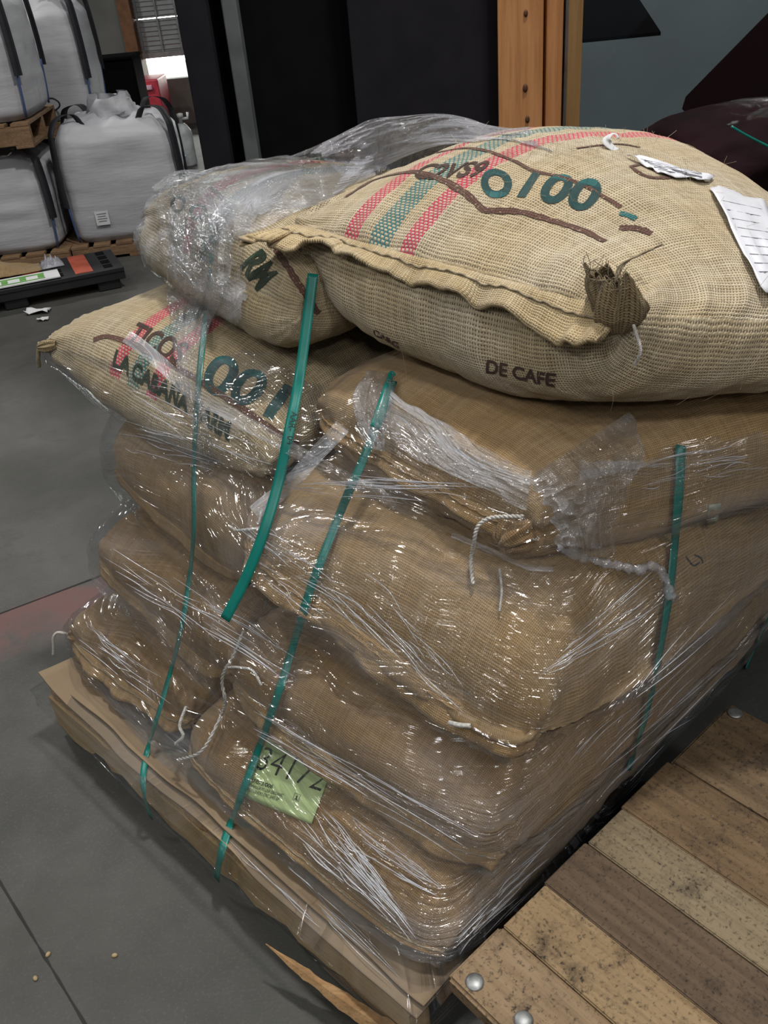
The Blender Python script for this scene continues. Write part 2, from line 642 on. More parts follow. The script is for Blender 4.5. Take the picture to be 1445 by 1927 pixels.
wallbox('wall_partition', -0.46, 0.50, YP + 0.10, YP + 0.22, 0, 3.2, M_blackp)
wallbox('trim_3', -0.465, -0.375, YP - 0.02, YP + 0.10, 0, 3.2, M_char, 0.004)
wallbox('trim_4', -0.335, -0.290, YP + 0.01, YP + 0.10, 0, 3.2, M_greypost, 0.004)
wallbox('wall_panel', 0.035, 0.487, YP + 0.03, YP + 0.10, 0, 3.2, M_char, 0.003)

# timber post with its metal edge and second board
M_fir = wood('fir_post', (0.40, 0.175, 0.062), (0.52, 0.25, 0.10), 0.6, 2, 0.7, 0.03)
M_fir2 = wood('dull_fir_board', (0.25, 0.14, 0.05), (0.31, 0.18, 0.075), 0.6, 2, 0.7, 0.08)
M_steel = plain('dull_steel', (0.42, 0.42, 0.42), 0.35, 1.0, spec=0.5)
post = empty('timber_post', (0.58, YP, 0), 'orange timber post with knots standing against the dark partition', 'post')
Mz = Matrix.Translation((0.553, YP + 0.02, 1.6)) @ Matrix.Rotation(math.radians(-9), 4, 'Z')
bm = bmesh.new()
add_box(bm, (0, 0, 0), (0.135, 0.14, 3.2), Mz, 0.004)
bm_obj('beam', bm, M_fir, post)
bm = bmesh.new()
add_box(bm, (0.655, YP + 0.045, 1.6), (0.052, 0.10, 3.2), None, 0.003)
bm_obj('side_board', bm, M_fir, post)
bm = bmesh.new()
add_box(bm, (0.688, YP + 0.01, 1.6), (0.007, 0.06, 3.2), None)
bm_obj('metal_strip', bm, M_steel, post)
bm = bmesh.new()
add_box(bm, (0.716, YP + 0.04, 1.6), (0.046, 0.10, 3.2), None, 0.003)
bm_obj('outer_board', bm, M_fir2, post)
M_knot = plain('knot', (0.10, 0.035, 0.012), 0.7)
for x, y, r in ((990, 25, 0.008), (989, 166, 0.010), (993, 225, 0.009)):
    c = at_y(x, y, YP - 0.058)
    bm = bmesh.new()
    add_lathe(bm, [(r, 0), (r * 0.9, 0.003), (r * 0.3, 0.0035)], 14, Matrix.Translation(Vector((c[0], YP - 0.052, c[2]))) @ Matrix.Rotation(math.radians(90), 4, 'X') @ Matrix.Diagonal((0.8, 1.25, 1, 1)))
    bm_obj('knot', bm, M_knot, post, True)

# glazed office at right: clear pane, grey room behind
M_grey_wall = plain('grey_room_wall', (0.13, 0.15, 0.158), 0.7, noise=0.06, nscale=2)


def glass_mat():
    t = NT('window_glass')
    fr = t.n('ShaderNodeFresnel')
    fr.inputs['IOR'].default_value = 1.5
    gl = t.n('ShaderNodeBsdfGlossy')
    gl.inputs['Roughness'].default_value = 0.02
    tr = t.n('ShaderNodeBsdfTransparent')
    tr.inputs[0].default_value = (0.9, 0.94, 0.95, 1)
    mx = t.n('ShaderNodeMixShader')
    t.lk(fr.outputs[0], mx.inputs[0])
    t.lk(tr.outputs[0], mx.inputs[1])
    t.lk(gl.outputs[0], mx.inputs[2])
    t.lk(mx.outputs[0], t.out.inputs[0])
    return t.m


wallbox('wall_right', 0.55, 3.6, 4.9, 5.0, 0, 3.2, M_grey_wall)
wallbox('window_1', 0.742, 2.6, 3.06, 3.066, 0.0, 3.2, glass_mat())
M_dark_counter = plain('counter_grey', (0.05, 0.058, 0.06), 0.5)
bm = bmesh.new()
add_box(bm, (1.30, 4.3, 0.235), (0.95, 0.5, 0.47), None, 0.01)
add_box(bm, (1.30, 4.28, 0.49), (1.0, 0.56, 0.04), None, 0.006)
tag(bm_obj('counter', bm, M_dark_counter), 'low grey counter behind the glass by the timber post', 'counter')
# black pyramid hood
M_black = plain('black_metal', (0.003, 0.003, 0.0035), 0.8, spec=0.05)
hp = [at_y(1020, 90, 3.9), at_y(1240, 66, 3.9)]
hz = hp[1][2]
hx0, hx1 = hp[0][0] - 0.05, hp[1][0]
tz = at_y(1194, 0, 4.0)
hood = empty('pendant_hood', ((hx0 + hx1) / 2, 4.1, hz), 'black pyramid hood hanging behind the glass beside the timber post', 'hood')
bm = bmesh.new()
cx = (hx0 + hx1) / 2
hw_ = (hx1 - hx0) / 2
k = (hx1 - tz[0]) / (tz[2] - hz)
top = 0.06
H = (hw_ - top) / k
b0 = [bm.verts.new((cx + sx * hw_, 4.1 + sy * 0.22, hz)) for sx, sy in ((-1, -1), (1, -1), (1, 1), (-1, 1))]
b1 = [bm.verts.new((cx + sx * hw_, 4.1 + sy * 0.22, hz + 0.012)) for sx, sy in ((-1, -1), (1, -1), (1, 1), (-1, 1))]
b2 = [bm.verts.new((cx + sx * top, 4.1 + sy * 0.05, hz + H)) for sx, sy in ((-1, -1), (1, -1), (1, 1), (-1, 1))]
for A, B in ((b0, b1), (b1, b2)):
    for i in range(4):
        bm.faces.new((A[i], A[(i + 1) % 4], B[(i + 1) % 4], B[i]))
bm.faces.new(b0[::-1])
bm.faces.new(b2)
bm_obj('shade', bm, M_black, hood)
bm = bmesh.new()
add_tube(bm, [(cx, 4.1, hz + H - 0.01), (cx, 4.1, 3.2)], 0.05, 16)
bm_obj('duct', bm, M_black, hood, True)

# maroon sloping chute in front of the glass
M_maroon = plain('maroon_paint', (0.009, 0.0022, 0.0025), 0.7, noise=0.1, spec=0.12)
chute = empty('machine_chute', (1.2, 2.75, 0), 'dark maroon sloping machine chute at the right behind the sacks', 'machine')
bm = bmesh.new()
pr = [(1283, 205), (1290, 182), (1500, -32), (1560, 60), (1560, 330), (1300, 222)]
f0 = [bm.verts.new(Vector(at_y(x, y, 2.62))) for x, y in pr]
f1 = [bm.verts.new(Vector(at_y(x, y, 2.62)) + Vector((0.19, 0.35, 0))) for x, y in pr]
bm.faces.new(f0)
bm.faces.new(f1[::-1])
for i in range(len(pr)):
    j = (i + 1) % len(pr)
    bm.faces.new((f0[j], f0[i], f1[i], f1[j]))
bmesh.ops.recalc_face_normals(bm, faces=bm.faces)
bm_obj('hopper_body', bm, M_maroon, chute)
bm = bmesh.new()
for sx in (1.12, 1.52):
    for sy in (2.68, 2.92):
        add_box(bm, (sx, sy, 0.5), (0.05, 0.05, 1.0))
bm_obj('legs', bm, M_maroon, chute)
chute.children[-1].name = 'leg_frame'

# dark wrapped load behind the top sack
M_darkfab = plain('dark_maroon_fabric', (0.010, 0.0025, 0.004), 0.8, noise=0.3, nscale=6, bump=0.4, spec=0.1)
wl = empty('wrapped_load', (1.35, 2.35, 0), 'dark maroon load in clear film with thin green strap, behind the top sack at right', 'wrapped load')
lt = at_y(1330, 215, 2.25)[2]
lx = at_y(1222, 258, 2.25)[0]


def blob(x0, x1, y0, y1, z0, z1, seed, off=0.0, amp=0.03):
    V, n, rws = [], 64, 40
    uv = []
    for i in range(rws):
        ph = -math.pi / 2 + math.pi * i / (rws - 1)
        for j in range(n):
            th = 2 * math.pi * j / n
            sg = lambda v_, e: math.copysign(abs(v_) ** e, v_)
            cx_, sx_ = sg(math.cos(th), 0.5), sg(math.sin(th), 0.5)
            cp_, sp_ = abs(math.cos(ph)) ** 0.6, sg(math.sin(ph), 0.6)
            k = 1 + amp * 3 * vnoise(th * 2.2, ph * 3, seed) + amp * vnoise(th * 8, ph * 9, seed + 1)
            V.append(((x0 + x1) / 2 + ((x1 - x0) / 2 * k + off) * cx_ * cp_, (y0 + y1) / 2 + ((y1 - y0) / 2 * k + off) * sx_ * cp_, (z0 + z1) / 2 + ((z1 - z0) / 2 * (1 if k > 1 else k) + off) * sp_))
            uv.append((th * 0.4, ph * 0.3))
    return V, grid_faces(rws, n, True), uv


for q_, (za, zb_, s_) in enumerate(((0.02, 0.42, 4), (0.41, 0.76, 5), (0.75, lt, 6))):
    V, F, uv = blob(lx + 0.03 * q_ * (q_ == 1), lx + 0.85, 2.06, 2.56, za, zb_, s_)
    mesh_from('sack', V, F, M_darkfab, wl, True, uv)
V, F, uv = blob(lx, lx + 0.86, 2.05, 2.57, 0.05, lt, 6, 0.012, 0.035)
mesh_from('film', V, F, M_film_w, wl, True, uv)
bm = bmesh.new()
add_tube(bm, spline([at_y(x, y, 2.02) for x, y in ((1376, 238), (1405, 255), (1450, 278))], 20), 0.003, 6)
bm_obj('strap', bm, M_strap, wl, True)

# ---------------------------------------------------------------- far end of the warehouse
M_drywall = plain('far_wall_grey', (0.13, 0.135, 0.125), 0.8, noise=0.1, nscale=1.5)
M_tim_dark = plain('far_timber', (0.16, 0.075, 0.03), 0.7)
YB = 12.0
xa = at_y(238, 60, YB)[0]
wallbox('wall_back', -9.5, xa - 0.02, YB, YB + 0.2, 0, 5.5, M_drywall)
wallbox('wall_left', -9.6, -9.45, -4, YB, 0, 5.5, M_drywall)
wallbox('trim_5', xa - 0.02, at_y(258, 60, YB)[0], YB - 0.15, YB + 0.2, 0, 5.5, M_tim_dark)
d0 = at_y(268, 110, YB)
d1 = at_y(345, 95, YB)
M_doorp = plain('door_panel_white', (0.26, 0.28, 0.28), 0.6, noise=0.05)
zb = d0[2]
door = empty('door_1', (d0[0] + 0.6, YB + 0.05, zb))
tag(door, kind='structure')
for i in range(6):
    bm = bmesh.new()
    z0 = zb + 0.05 + i * 0.36
    add_box(bm, (d0[0] + 1.2, YB + 0.06, z0 + 0.175), (2.5, 0.04, 0.35), None, 0.006)
    for kk in range(7):
        add_box(bm, (d0[0] + 1.2, YB + 0.035, z0 + 0.03 + kk * 0.05), (2.5, 0.012, 0.012))
    bm_obj('door_section', bm, M_doorp, door)
M_galv = plain('galvanised', (0.30, 0.31, 0.31), 0.4, 0.6)
bm = bmesh.new()
add_box(bm, (d0[0] + 1.2, YB + 0.04, zb + 0.02), (2.5, 0.07, 0.06))
bm_obj('bottom_rail', bm, M_galv, door)
for i in range(3):
    bm = bmesh.new()
    add_box(bm, (d0[0] + 0.03 + i * 0.23, YB + 0.015, zb + 1.1), (0.02, 0.02, 2.1))
    bm_obj('stile', bm, M_galv, door)
# low wall right of the opening
q0 = at_y(300, 150, YB - 0.05)
M_lowwall = plain('low_wall', (0.085, 0.075, 0.065), 0.8, noise=0.2, nscale=3)
wallbox('wall_low', q0[0], q0[0] + 2.0, YB - 0.1, YB + 0.1, 0, q0[2], M_lowwall)
wallbox('trim_6', q0[0] - 0.04, q0[0] + 0.0, YB - 0.14, YB - 0.1, 0, q0[2], plain('yellow_edge', (0.35, 0.27, 0.08), 0.6))
# daylight outside and a red container
bm = bmesh.new()
vs = [bm.verts.new(v) for v in ((-9, 22, -0.5), (4, 22, -0.5), (4, 22, 6), (-9, 22, 6))]
bm.faces.new(vs)
struct('backdrop_sky', bm, emit('daylight_sky', (0.97, 1.0, 0.93), 12.0))
M_redc = plain('red_container', (0.55, 0.045, 0.07), 0.5)
M_redl = plain('pink_rail', (0.75, 0.45, 0.55), 0.5)
con = empty('shipping_container', tuple(at_y(275, 200, 11.0) * np.array([1, 1, 0])), 'red container with pale ribs standing before the open warehouse door', 'container')
cx0, cx1 = at_y(243, 160, 11.0)[0] - 0.15, at_y(298, 160, 11.0)[0]
cz1 = at_y(275, 150, 11.0)[2]
bm = bmesh.new()
add_box(bm, ((cx0 + cx1) / 2, 11.3, cz1 / 2), (cx1 - cx0, 0.6, cz1), None, 0.02)
bm_obj('body', bm, M_redc, con)
for yy in (166, 204, 222):
    z = at_y(275, yy, 10.95)[2]
    bm = bmesh.new()
    add_box(bm, ((cx0 + cx1) / 2 - 0.02, 10.985, z), (cx1 - cx0 - 0.10, 0.04, 0.05), None, 0.01)
    bm_obj('rib', bm, M_redl, con)
lamp('daylight_outside', (-3.0, 13.2, 3.2), 1.5, 260, (0.95, 1, 1), (-2.6, 14.5, 0.3))

# black bin, gas cylinder, blue bucket
bx = at_y(222, 170, 8.7)
ztop = at_y(222, 112, 8.7)[2]
bm = bmesh.new()
add_box(bm, (bx[0], 8.9, ztop / 2), (0.36, 0.4, ztop), None, 0.02)
add_box(bm, (bx[0] - 0.02, 8.9, ztop + 0.01), (0.40, 0.44, 0.03), None, 0.008)
tag(bm_obj('black_bin', bm, M_black), 'tall black bin behind the white bulk bags', 'bin')
M_white_cyl = plain('white_paint', (0.55, 0.58, 0.58), 0.4)
gx = at_z(352, 312, 0)
gh = at_y(345, 232, gx[1])[2]
cyl = empty('gas_cylinder', (gx[0] + 0.02, gx[1], 0), 'white gas cylinder standing by the dark partition far behind', 'cylinder')
bm = bmesh.new()
r = 0.085
add_lathe(bm, [(r * 0.9, 0), (r, 0.02), (r, gh - 0.10), (r * 0.92, gh - 0.06), (r * 0.6, gh - 0.02), (r * 0.35, gh)], 24, Matrix.Translation(cyl.location))
bm_obj('tank', bm, M_white_cyl, cyl, True)
bm = bmesh.new()
add_lathe(bm, [(0.02, gh - 0.01), (0.02, gh + 0.05), (0.03, gh + 0.055), (0.03, gh + 0.085), (0.01, gh + 0.09)], 12, Matrix.Translation(cyl.location))
add_tube(bm, [cyl.location + Vector((0, 0, gh + 0.04)), cyl.location + Vector((0.07, 0, gh + 0.04)), cyl.location + Vector((0.075, 0, gh + 0.09))], 0.014, 8)
bm_obj('valve', bm, M_white_cyl, cyl, True)
bk = at_z(341, 321, 0)
M_blue = plain('blue_plastic', (0.12, 0.33, 0.75), 0.4)
buc = empty('bucket', (bk[0], bk[1], 0), 'small blue bucket on the floor in front of the gas cylinder', 'bucket')
bm = bmesh.new()
add_lathe(bm, [(0.05, 0), (0.062, 0.115), (0.055, 0.115), (0.045, 0.01)], 24, Matrix.Translation(buc.location))
bm_obj('body', bm, M_blue, buc, True)
bm = bmesh.new()
add_lathe(bm, [(0.062, 0.11), (0.070, 0.112), (0.070, 0.128), (0.060, 0.128)], 24, Matrix.Translation(buc.location))
bm_obj('rim', bm, plain('bucket_rim', (0.5, 0.68, 0.85), 0.4), buc, True)


# ---------------------------------------------------------------- pallets
def pallet(name, cx, cy, z0, yaw, L, D, H, label, group, m1, nb=6):
    """stringers along local x, deck boards along local y"""
    root = empty(name, (cx, cy, z0), label, 'pallet', group)
    M = Matrix.Translation((cx, cy, z0)) @ Matrix.Rotation(yaw, 4, 'Z')
    bw = L / nb * 0.78
    for zc, t_ in ((H - 0.009, 0.018), (0.009, 0.018)):
        for i in range(nb if zc > 0.05 else 3):
            n_ = nb if zc > 0.05 else 3
            x = -L / 2 + bw / 2 + (L - bw) * i / (n_ - 1)
            bm = bmesh.new()
            add_box(bm, (x, 0, zc), (bw, D, t_), M, 0.002)
            bm_obj('deck_board' if zc > 0.05 else 'bottom_board', bm, m1, root)
    for y in (-D / 2 + 0.025, 0, D / 2 - 0.025):
        bm = bmesh.new()
        add_box(bm, (0, y, H / 2), (L, 0.045, H - 0.036), M, 0.002)
        bm_obj('stringer', bm, m1, root)
    return root


M_palw = wood('far_pallet_wood', (0.17, 0.10, 0.055), (0.26, 0.165, 0.09), 0.8, 0, 1.0, 0.5)


# ---------------------------------------------------------------- white bulk bags
def bulk_mat():
    t = NT('white_woven_plastic')
    o = t.coord('Object')
    a = t.noise(t.mapping(o, (1.4, 1.4, 8)), 1.0, 4, 0.6)
    b = t.noise(o, 5, 3)
    col = t.mix(t.ramp(a, 0.35, 0.75), (0.40, 0.405, 0.43), (0.49, 0.495, 0.52))
    nrm = t.bump(t.math('ADD', a, t.math('MULTIPLY', b, 0.4)), 0.35, 0.03)
    t.bsdf(col, 0.6, nrm, 0, 0.3)
    return t.m


M_bulk = bulk_mat()
M_web = plain('black_webbing', (0.01, 0.011, 0.016), 0.7)
M_webblue = plain('blue_piping', (0.05, 0.09, 0.22), 0.7)
M_paper = plain('white_paper', (0.62, 0.63, 0.64), 0.7, noise=0.04)


def bulk_bag(cx, cy, z0, yaw, wd, dp, ht, label, seed, spout=True, tagon=False, loops=True):
    root = empty('bulk_bag', (cx, cy, z0), label, 'bulk bag', 'white bulk bags on pallets')
    M = Matrix.Translation((cx, cy, z0)) @ Matrix.Rotation(yaw, 4, 'Z')
    n, rows = 96, 36
    V = []
    for i in range(rows):
        tz_ = i / (rows - 1)
        for j in range(n):
            th = 2 * math.pi * j / n
            c, s = math.cos(th), math.sin(th)
            e = 7.0
            k = (abs(c) ** e + abs(s) ** e) ** (-1 / e)
            x, y = c * k, s * k
            # bulging panels, with a vertical seam crease in the middle of each face
            bul = 0.05 * math.sin(math.pi * min(1, tz_ * 1.05)) ** 0.6
            m_ = min(abs(x), abs(y))
            cre = 0.014 * math.exp(-(m_ / 0.05) ** 2)
            f = 0.93 + bul - cre + 0.012 * vnoise(x * 2 + y * 3, tz_ * 9, seed) * (0.4 + 1.2 * tz_)
            if tz_ < 0.06:
                f *= 0.93 + tz_ * 1.16
            if tz_ > 0.9:
                f *= 1 - (tz_ - 0.9) * 1.5
            z = ht * tz_
            if tz_ > 0.85:
                z += 0.03 * vnoise(x * 3, y * 3, seed + 3) * (tz_ - 0.85) / 0.15
            V.append(M @ Vector((x * wd / 2 * f, y * dp / 2 * f, z)))
    F = grid_faces(rows, n, True)
    # crumpled top
    off = len(V)
    tr = 8
    for i in range(tr):
        rr_ = 1 - (i + 1) / (tr + 0.0)
        for j in range(n):
            th = 2 * math.pi * j / n
            c, s = math.cos(th), math.sin(th)
            k = (abs(c) ** 7 + abs(s) ** 7) ** (-1 / 7)
            x, y = c * k * rr_, s * k * rr_
            V.append(M @ Vector((x * wd / 2 * 0.8, y * dp / 2 * 0.8, ht * (1.02 + 0.05 * (1 - rr_)) + 0.03 * vnoise(x * 5, y * 5, seed + 9))))
    base = (rows - 1) * n
    rowsidx = [base] + [off + i * n for i in range(tr)]
    for a_, b_ in zip(rowsidx[:-1], rowsidx[1:]):
        for j in range(n):
            k = (j + 1) % n
            F.append((a_ + j, a_ + k, b_ + k, b_ + j))
    mesh_from('body', V, F, M_bulk, root)
    # corner webbing running down each front edge, looping over the top
    for sx in (-1, 1):
        for sy in (-1, 1):
            pts = []
            for tz_ in np.linspace(0.35, 1.0, 10):
                f = 0.905 + 0.05 * math.sin(math.pi * tz_) ** 0.6
                pts.append((sx * wd / 2 * f, sy * dp / 2 * f, ht * tz_))
            if loops:
                pts += [(sx * wd * 0.40, sy * dp * 0.36, ht * 1.1), (sx * wd * 0.28, sy * dp * 0.34, ht * 1.12), (sx * wd * 0.22, sy * dp * 0.34, ht * 1.03)]
            P_ = spline(pts, 40)
            dirx = np.array([sx, -sy, 0]) / math.sqrt(2)
            VV = []
            for p in P_:
                for k in (-1, 1):
                    for q in (0, 1):
                        VV.append(M @ Vector(p + dirx * k * 0.026 + np.array([sx, sy, 0]) * 0.004 * q))
            FF = []
            for i in range(len(P_) - 1):
                o_ = i * 4
                for a_, b_ in ((0, 1), (1, 3), (3, 2), (2, 0)):
                    FF.append((o_ + a_, o_ + b_, o_ + 4 + b_, o_ + 4 + a_))
            mesh_from('lifting_loop', VV, FF, M_web, root)
            bm = bmesh.new()
            e0 = [M @ Vector((sx * wd / 2 * (0.885 + 0.05 * math.sin(math.pi * t_) ** 0.6), sy * dp / 2 * (0.885 + 0.05 * math.sin(math.pi * t_) ** 0.6), ht * t_)) for t_ in np.linspace(0.02, 0.4, 6)]
            add_tube(bm, e0, 0.007, 6)
            bm_obj('corner_piping', bm, M_webblue, root, True)
    if spout:
        VV = []
        ns = 40
        for i in range(7):
            for j in range(ns):
                th = 2 * math.pi * j / ns
                r_ = (0.17 - 0.012 * i) * (1 + 0.35 * vnoise(math.cos(th) * 3 + 5, math.sin(th) * 3 + i * 0.5, seed))
                VV.append(M @ Vector((r_ * math.cos(th), r_ * math.sin(th), ht * 0.99 + 0.026 * i + 0.02 * vnoise(th * 2, i, seed + 1))))
        mesh_from('filling_spout', VV, grid_faces(7, ns, True), M_bulk, root)
    if tagon:
        bm = bmesh.new()
        add_box(bm, (-wd * 0.22, -dp / 2 * 0.985 - 0.006, ht * 0.23), (0.085, 0.004, 0.085), M)
        bm_obj('paper_tag', bm, M_paper, root)
        bm = bmesh.new()
        for k in range(4):
            add_box(bm, (-wd * 0.22, -dp / 2 * 0.985 - 0.009, ht * 0.23 + 0.028 - 0.015 * k), (0.06 - 0.01 * (k % 2), 0.002, 0.004), M)
        bm_obj('printed_lines', bm, plain('grey_print', (0.2, 0.2, 0.22), 0.7), root.children[-1])
    return root


R_ = math.radians
# left stack: pallet, bag, pallet, bag
pallet('wooden_pallet', -2.34, 6.15, 0.0, R_(5), 0.9, 0.85, 0.10, 'brown wooden pallet on the floor under the lower left bulk bag', 'pallets under bulk bags', M_palw)
bulk_bag(-2.33, 6.15, 0.10, R_(5), 0.82, 0.80, 0.56, 'white bulk bag at the far left, squeezed under a pallet, behind the black plastic pallet', 1, False, False, False)
pallet('wooden_pallet', -2.31, 6.10, 0.73, R_(5), 0.80, 0.85, 0.14, 'brown wooden pallet sandwiched between the two bulk bags at the left edge', 'pallets under bulk bags', M_palw)
bulk_bag(-2.29, 6.10, 0.875, R_(5), 0.82, 0.8, 0.68, 'white bulk bag stacked highest at the left edge of the photo', 2)
# right stack
pallet('wooden_pallet', -1.50, 6.25, 0.0, R_(8), 0.82, 0.78, 0.10, 'brown wooden pallet on the floor under the bulk bag that carries a paper tag', 'pallets under bulk bags', M_palw)
bulk_bag(-1.50, 6.25, 0.10, R_(8), 0.78, 0.74, 0.68, 'white bulk bag with open wrinkled top and a small paper tag on its front', 4, True, True)
# rear stack
bulk_bag(-2.17, 7.25, 0.0, R_(5), 0.82, 0.78, 0.56, 'white bulk bag at the bottom of the rear stack, mostly hidden behind two front bags', 5, False, False, False)
pallet('wooden_pallet', -2.17, 7.23, 0.625, R_(5), 0.84, 0.78, 0.10, 'brown wooden pallet under the upper rear bulk bag with a thin cord', 'pallets under bulk bags', M_palw)
ub = bulk_bag(-2.16, 7.20, 0.73, R_(5), 0.78, 0.76, 0.72, 'white bulk bag stacked behind, with a thin dark cord loop hanging on its front', 6)
cp = [at_y(x, y, 6.78) for x, y in ((75, 208), (92, 186), (108, 190), (112, 200), (100, 210), (78, 218))]
bm = bmesh.new()
add_tube(bm, spline(cp, 40), 0.006, 6)
bm_obj('cord_loop', bm, M_web, ub, True)

# ---------------------------------------------------------------- black plastic pallet
M_plast = plain('black_plastic', (0.012, 0.012, 0.013), 0.55)
M_orange = plain('orange_stripe', (0.42, 0.085, 0.045), 0.6)
bpc = [at_z(0, 545, 0.13), at_z(232, 500, 0.13), at_z(150, 487, 0.13)]
e1 = bpc[1] - bpc[0]
e1 /= np.linalg.norm(e1)
yawb = math.atan2(e1[1], e1[0])
Lb, Db = 1.25, 0.46
cb = bpc[1] - e1 * Lb / 2 + np.array([-e1[1], e1[0], 0]) * (Db / 2)
bp = empty('plastic_pallet', (cb[0], cb[1], 0), 'low black plastic pallet with orange stripes on the floor before the bulk bags', 'pallet')
Mb = Matrix.Translation((cb[0], cb[1], 0)) @ Matrix.Rotation(yawb, 4, 'Z')
bm = bmesh.new()
add_box(bm, (0, 0, 0.112), (Lb, Db, 0.03), Mb, 0.006)
add_box(bm, (0, -Db / 2 + 0.02, 0.085), (Lb, 0.03, 0.06), Mb, 0.004)
add_box(bm, (0, Db / 2 - 0.02, 0.085), (Lb, 0.03, 0.06), Mb, 0.004)
bm_obj('deck', bm, M_plast, bp)
for ix in (-1, 0, 1):
    for iy in (-1, 0, 1):
        bm = bmesh.new()
        add_box(bm, (ix * (Lb / 2 - 0.10), iy * (Db / 2 - 0.08), 0.05), (0.13, 0.12, 0.1), Mb, 0.008)
        bm_obj('foot', bm, M_plast, bp)
for x, y0, y1 in ((Lb / 2 - 0.22, -0.21, 0.21), (Lb / 2 - 0.50, -0.04, 0.21)):
    bm = bmesh.new()
    add_box(bm, (x, (y0 + y1) / 2, 0.1285), (0.10, y1 - y0, 0.003), Mb)
    bm_obj('orange_stripe', bm, M_orange, bp)
for i in range(4):
    for xx in (Lb / 2 - 0.08, Lb / 2 - 0.36):
        bm = bmesh.new()
        add_box(bm, (xx, -0.16 + i * 0.107, 0.1285), (0.05, 0.07, 0.002), Mb)
        bm_obj('slot', bm, M_blackp, bp)
# sign board
bm = bmesh.new()
add_box(bm, (-0.16, -0.145, 0.137), (0.86, 0.17, 0.006), Mb)
sg = empty('sign_board', tuple(Mb @ Vector((-0.16, -0.145, 0.134))), 'flat white board with green print lying on the front of the black plastic pallet', 'sign')
bm_obj('board', bm, M_paper, sg)
M_greenp = plain('green_ink', (0.10, 0.30, 0.05), 0.6)
bm = bmesh.new()
add_box(bm, (0.02, -0.10, 0.141), (0.34, 0.02, 0.002), Mb)
add_box(bm, (0.02, -0.20, 0.141), (0.34, 0.015, 0.002), Mb)
for i in range(4):
    add_box(bm, (-0.13 + i * 0.1, -0.15, 0.141), (0.035, 0.06, 0.002), Mb)
bm_obj('green_print', bm, M_greenp, sg)

# empty sack thrown on the plastic pallet, with a clump of clear film at its end
fs = empty('empty_sack', tuple(Mb @ Vector((-0.25, 0.02, 0.13))), 'empty tan jute sack lying crumpled on the black plastic pallet behind the white board', 'sack')
V = []
ng, mg = 60, 30
for i in range(ng):
    for j in range(mg):
        u, v = i / (ng - 1) * 2 - 1, j / (mg - 1) * 2 - 1
        z = 0.135 + 0.075 * (1 - abs(u) ** 3) * (1 - v * v) * (0.75 + 0.5 * vnoise(u * 3, v * 1.5, 12)) + 0.004 * vnoise(u * 12, v * 6, 14)
        V.append(Mb @ Vector((-0.27 + 0.46 * u, 0.085 + 0.12 * v * (1 - 0.25 * u) + 0.02 * vnoise(u * 4, v, 13), max(z, 0.132))))
o = mesh_from('cloth', V, grid_faces(ng, mg), M_tan, fs, True, [(i * 0.015, j * 0.012) for i in range(ng) for j in range(mg)])
md = o.modifiers.new('t', 'SOLIDIFY')
md.thickness = 0.004
V = []
for i in range(20):
    for j in range(20):
        u, v = i / 19 * 2 - 1, j / 19 * 2 - 1
        V.append(Mb @ Vector((0.25 + 0.07 * u, 0.08 + 0.06 * v, 0.133 + 0.06 * max(0, 1 - u * u - v * v) * (0.8 + 0.8 * vnoise(u * 5, v * 5, 3)))))
mesh_from('film_clump', V, grid_faces(20, 20), M_film_g, fs, True, [(i * 0.01, j * 0.01) for i in range(20) for j in range(20)])

# scraps on the floor
def scrap(px_, py_, sz, seed, label):
    c = at_z(px_, py_, 0.0)
    V = []
    for i in range(6):
        for j in range(6):
            x, y = (i / 5 - 0.5) * sz, (j / 5 - 0.5) * sz * 0.6
            V.append((c[0] + x, c[1] + y, 0.003 + sz * 0.25 * abs(vnoise(i * 0.8, j * 0.8, seed))))
    o = mesh_from('paper_scrap', V, grid_faces(6, 6), M_paper)
    m = o.modifiers.new('t', 'SOLIDIFY')
    m.thickness = 0.0008
    tag(o, label, 'scrap')


scrap(81, 603, 0.06, 3, 'small white paper scrap on bare floor between the black pallet and the jute sacks')
scrap(72, 588, 0.13, 8, 'flat torn label lying on the floor along the edge of the black pallet')
M_bean = plain('green_coffee_bean', (0.36, 0.27, 0.14), 0.6)
for i, (x, y, lb) in enumerate(((216, 1799, 'pale bean on the floor, the one nearest the pallet edge'), (91, 1797, 'pale bean lying on the thin floor joint'), (67, 1842, 'orange-brown bean below the floor joint, nearest the lower left corner'))):
    c = at_z(x, y, 0.0)
    bm = bmesh.new()
    bmesh.ops.create_uvsphere(bm, u_segments=16, v_segments=10, radius=0.0042)
    for v in bm.verts:
        v.co.x *= 1.35
        if v.co.z < 0:
            v.co.z *= 0.35
        if abs(v.co.y) < 0.0008 and v.co.z > 0:
            v.co.z *= 0.75
        v.co = Matrix.Translation((c[0], c[1], 0.0016)) @ Matrix.Rotation(i * 1.1, 4, 'Z') @ v.co
    tag(bm_obj('coffee_bean', bm, M_bean, None, True), lb, 'bean', 'beans dropped on the floor')

# ================================================================== THE LOAD
YAWP = math.atan2(-AX[1], -AX[0])
MP = Matrix.Translation((N0[0], N0[1], 0)) @ Matrix.Rotation(YAWP, 4, 'Z')      # local x = -a, local y = b


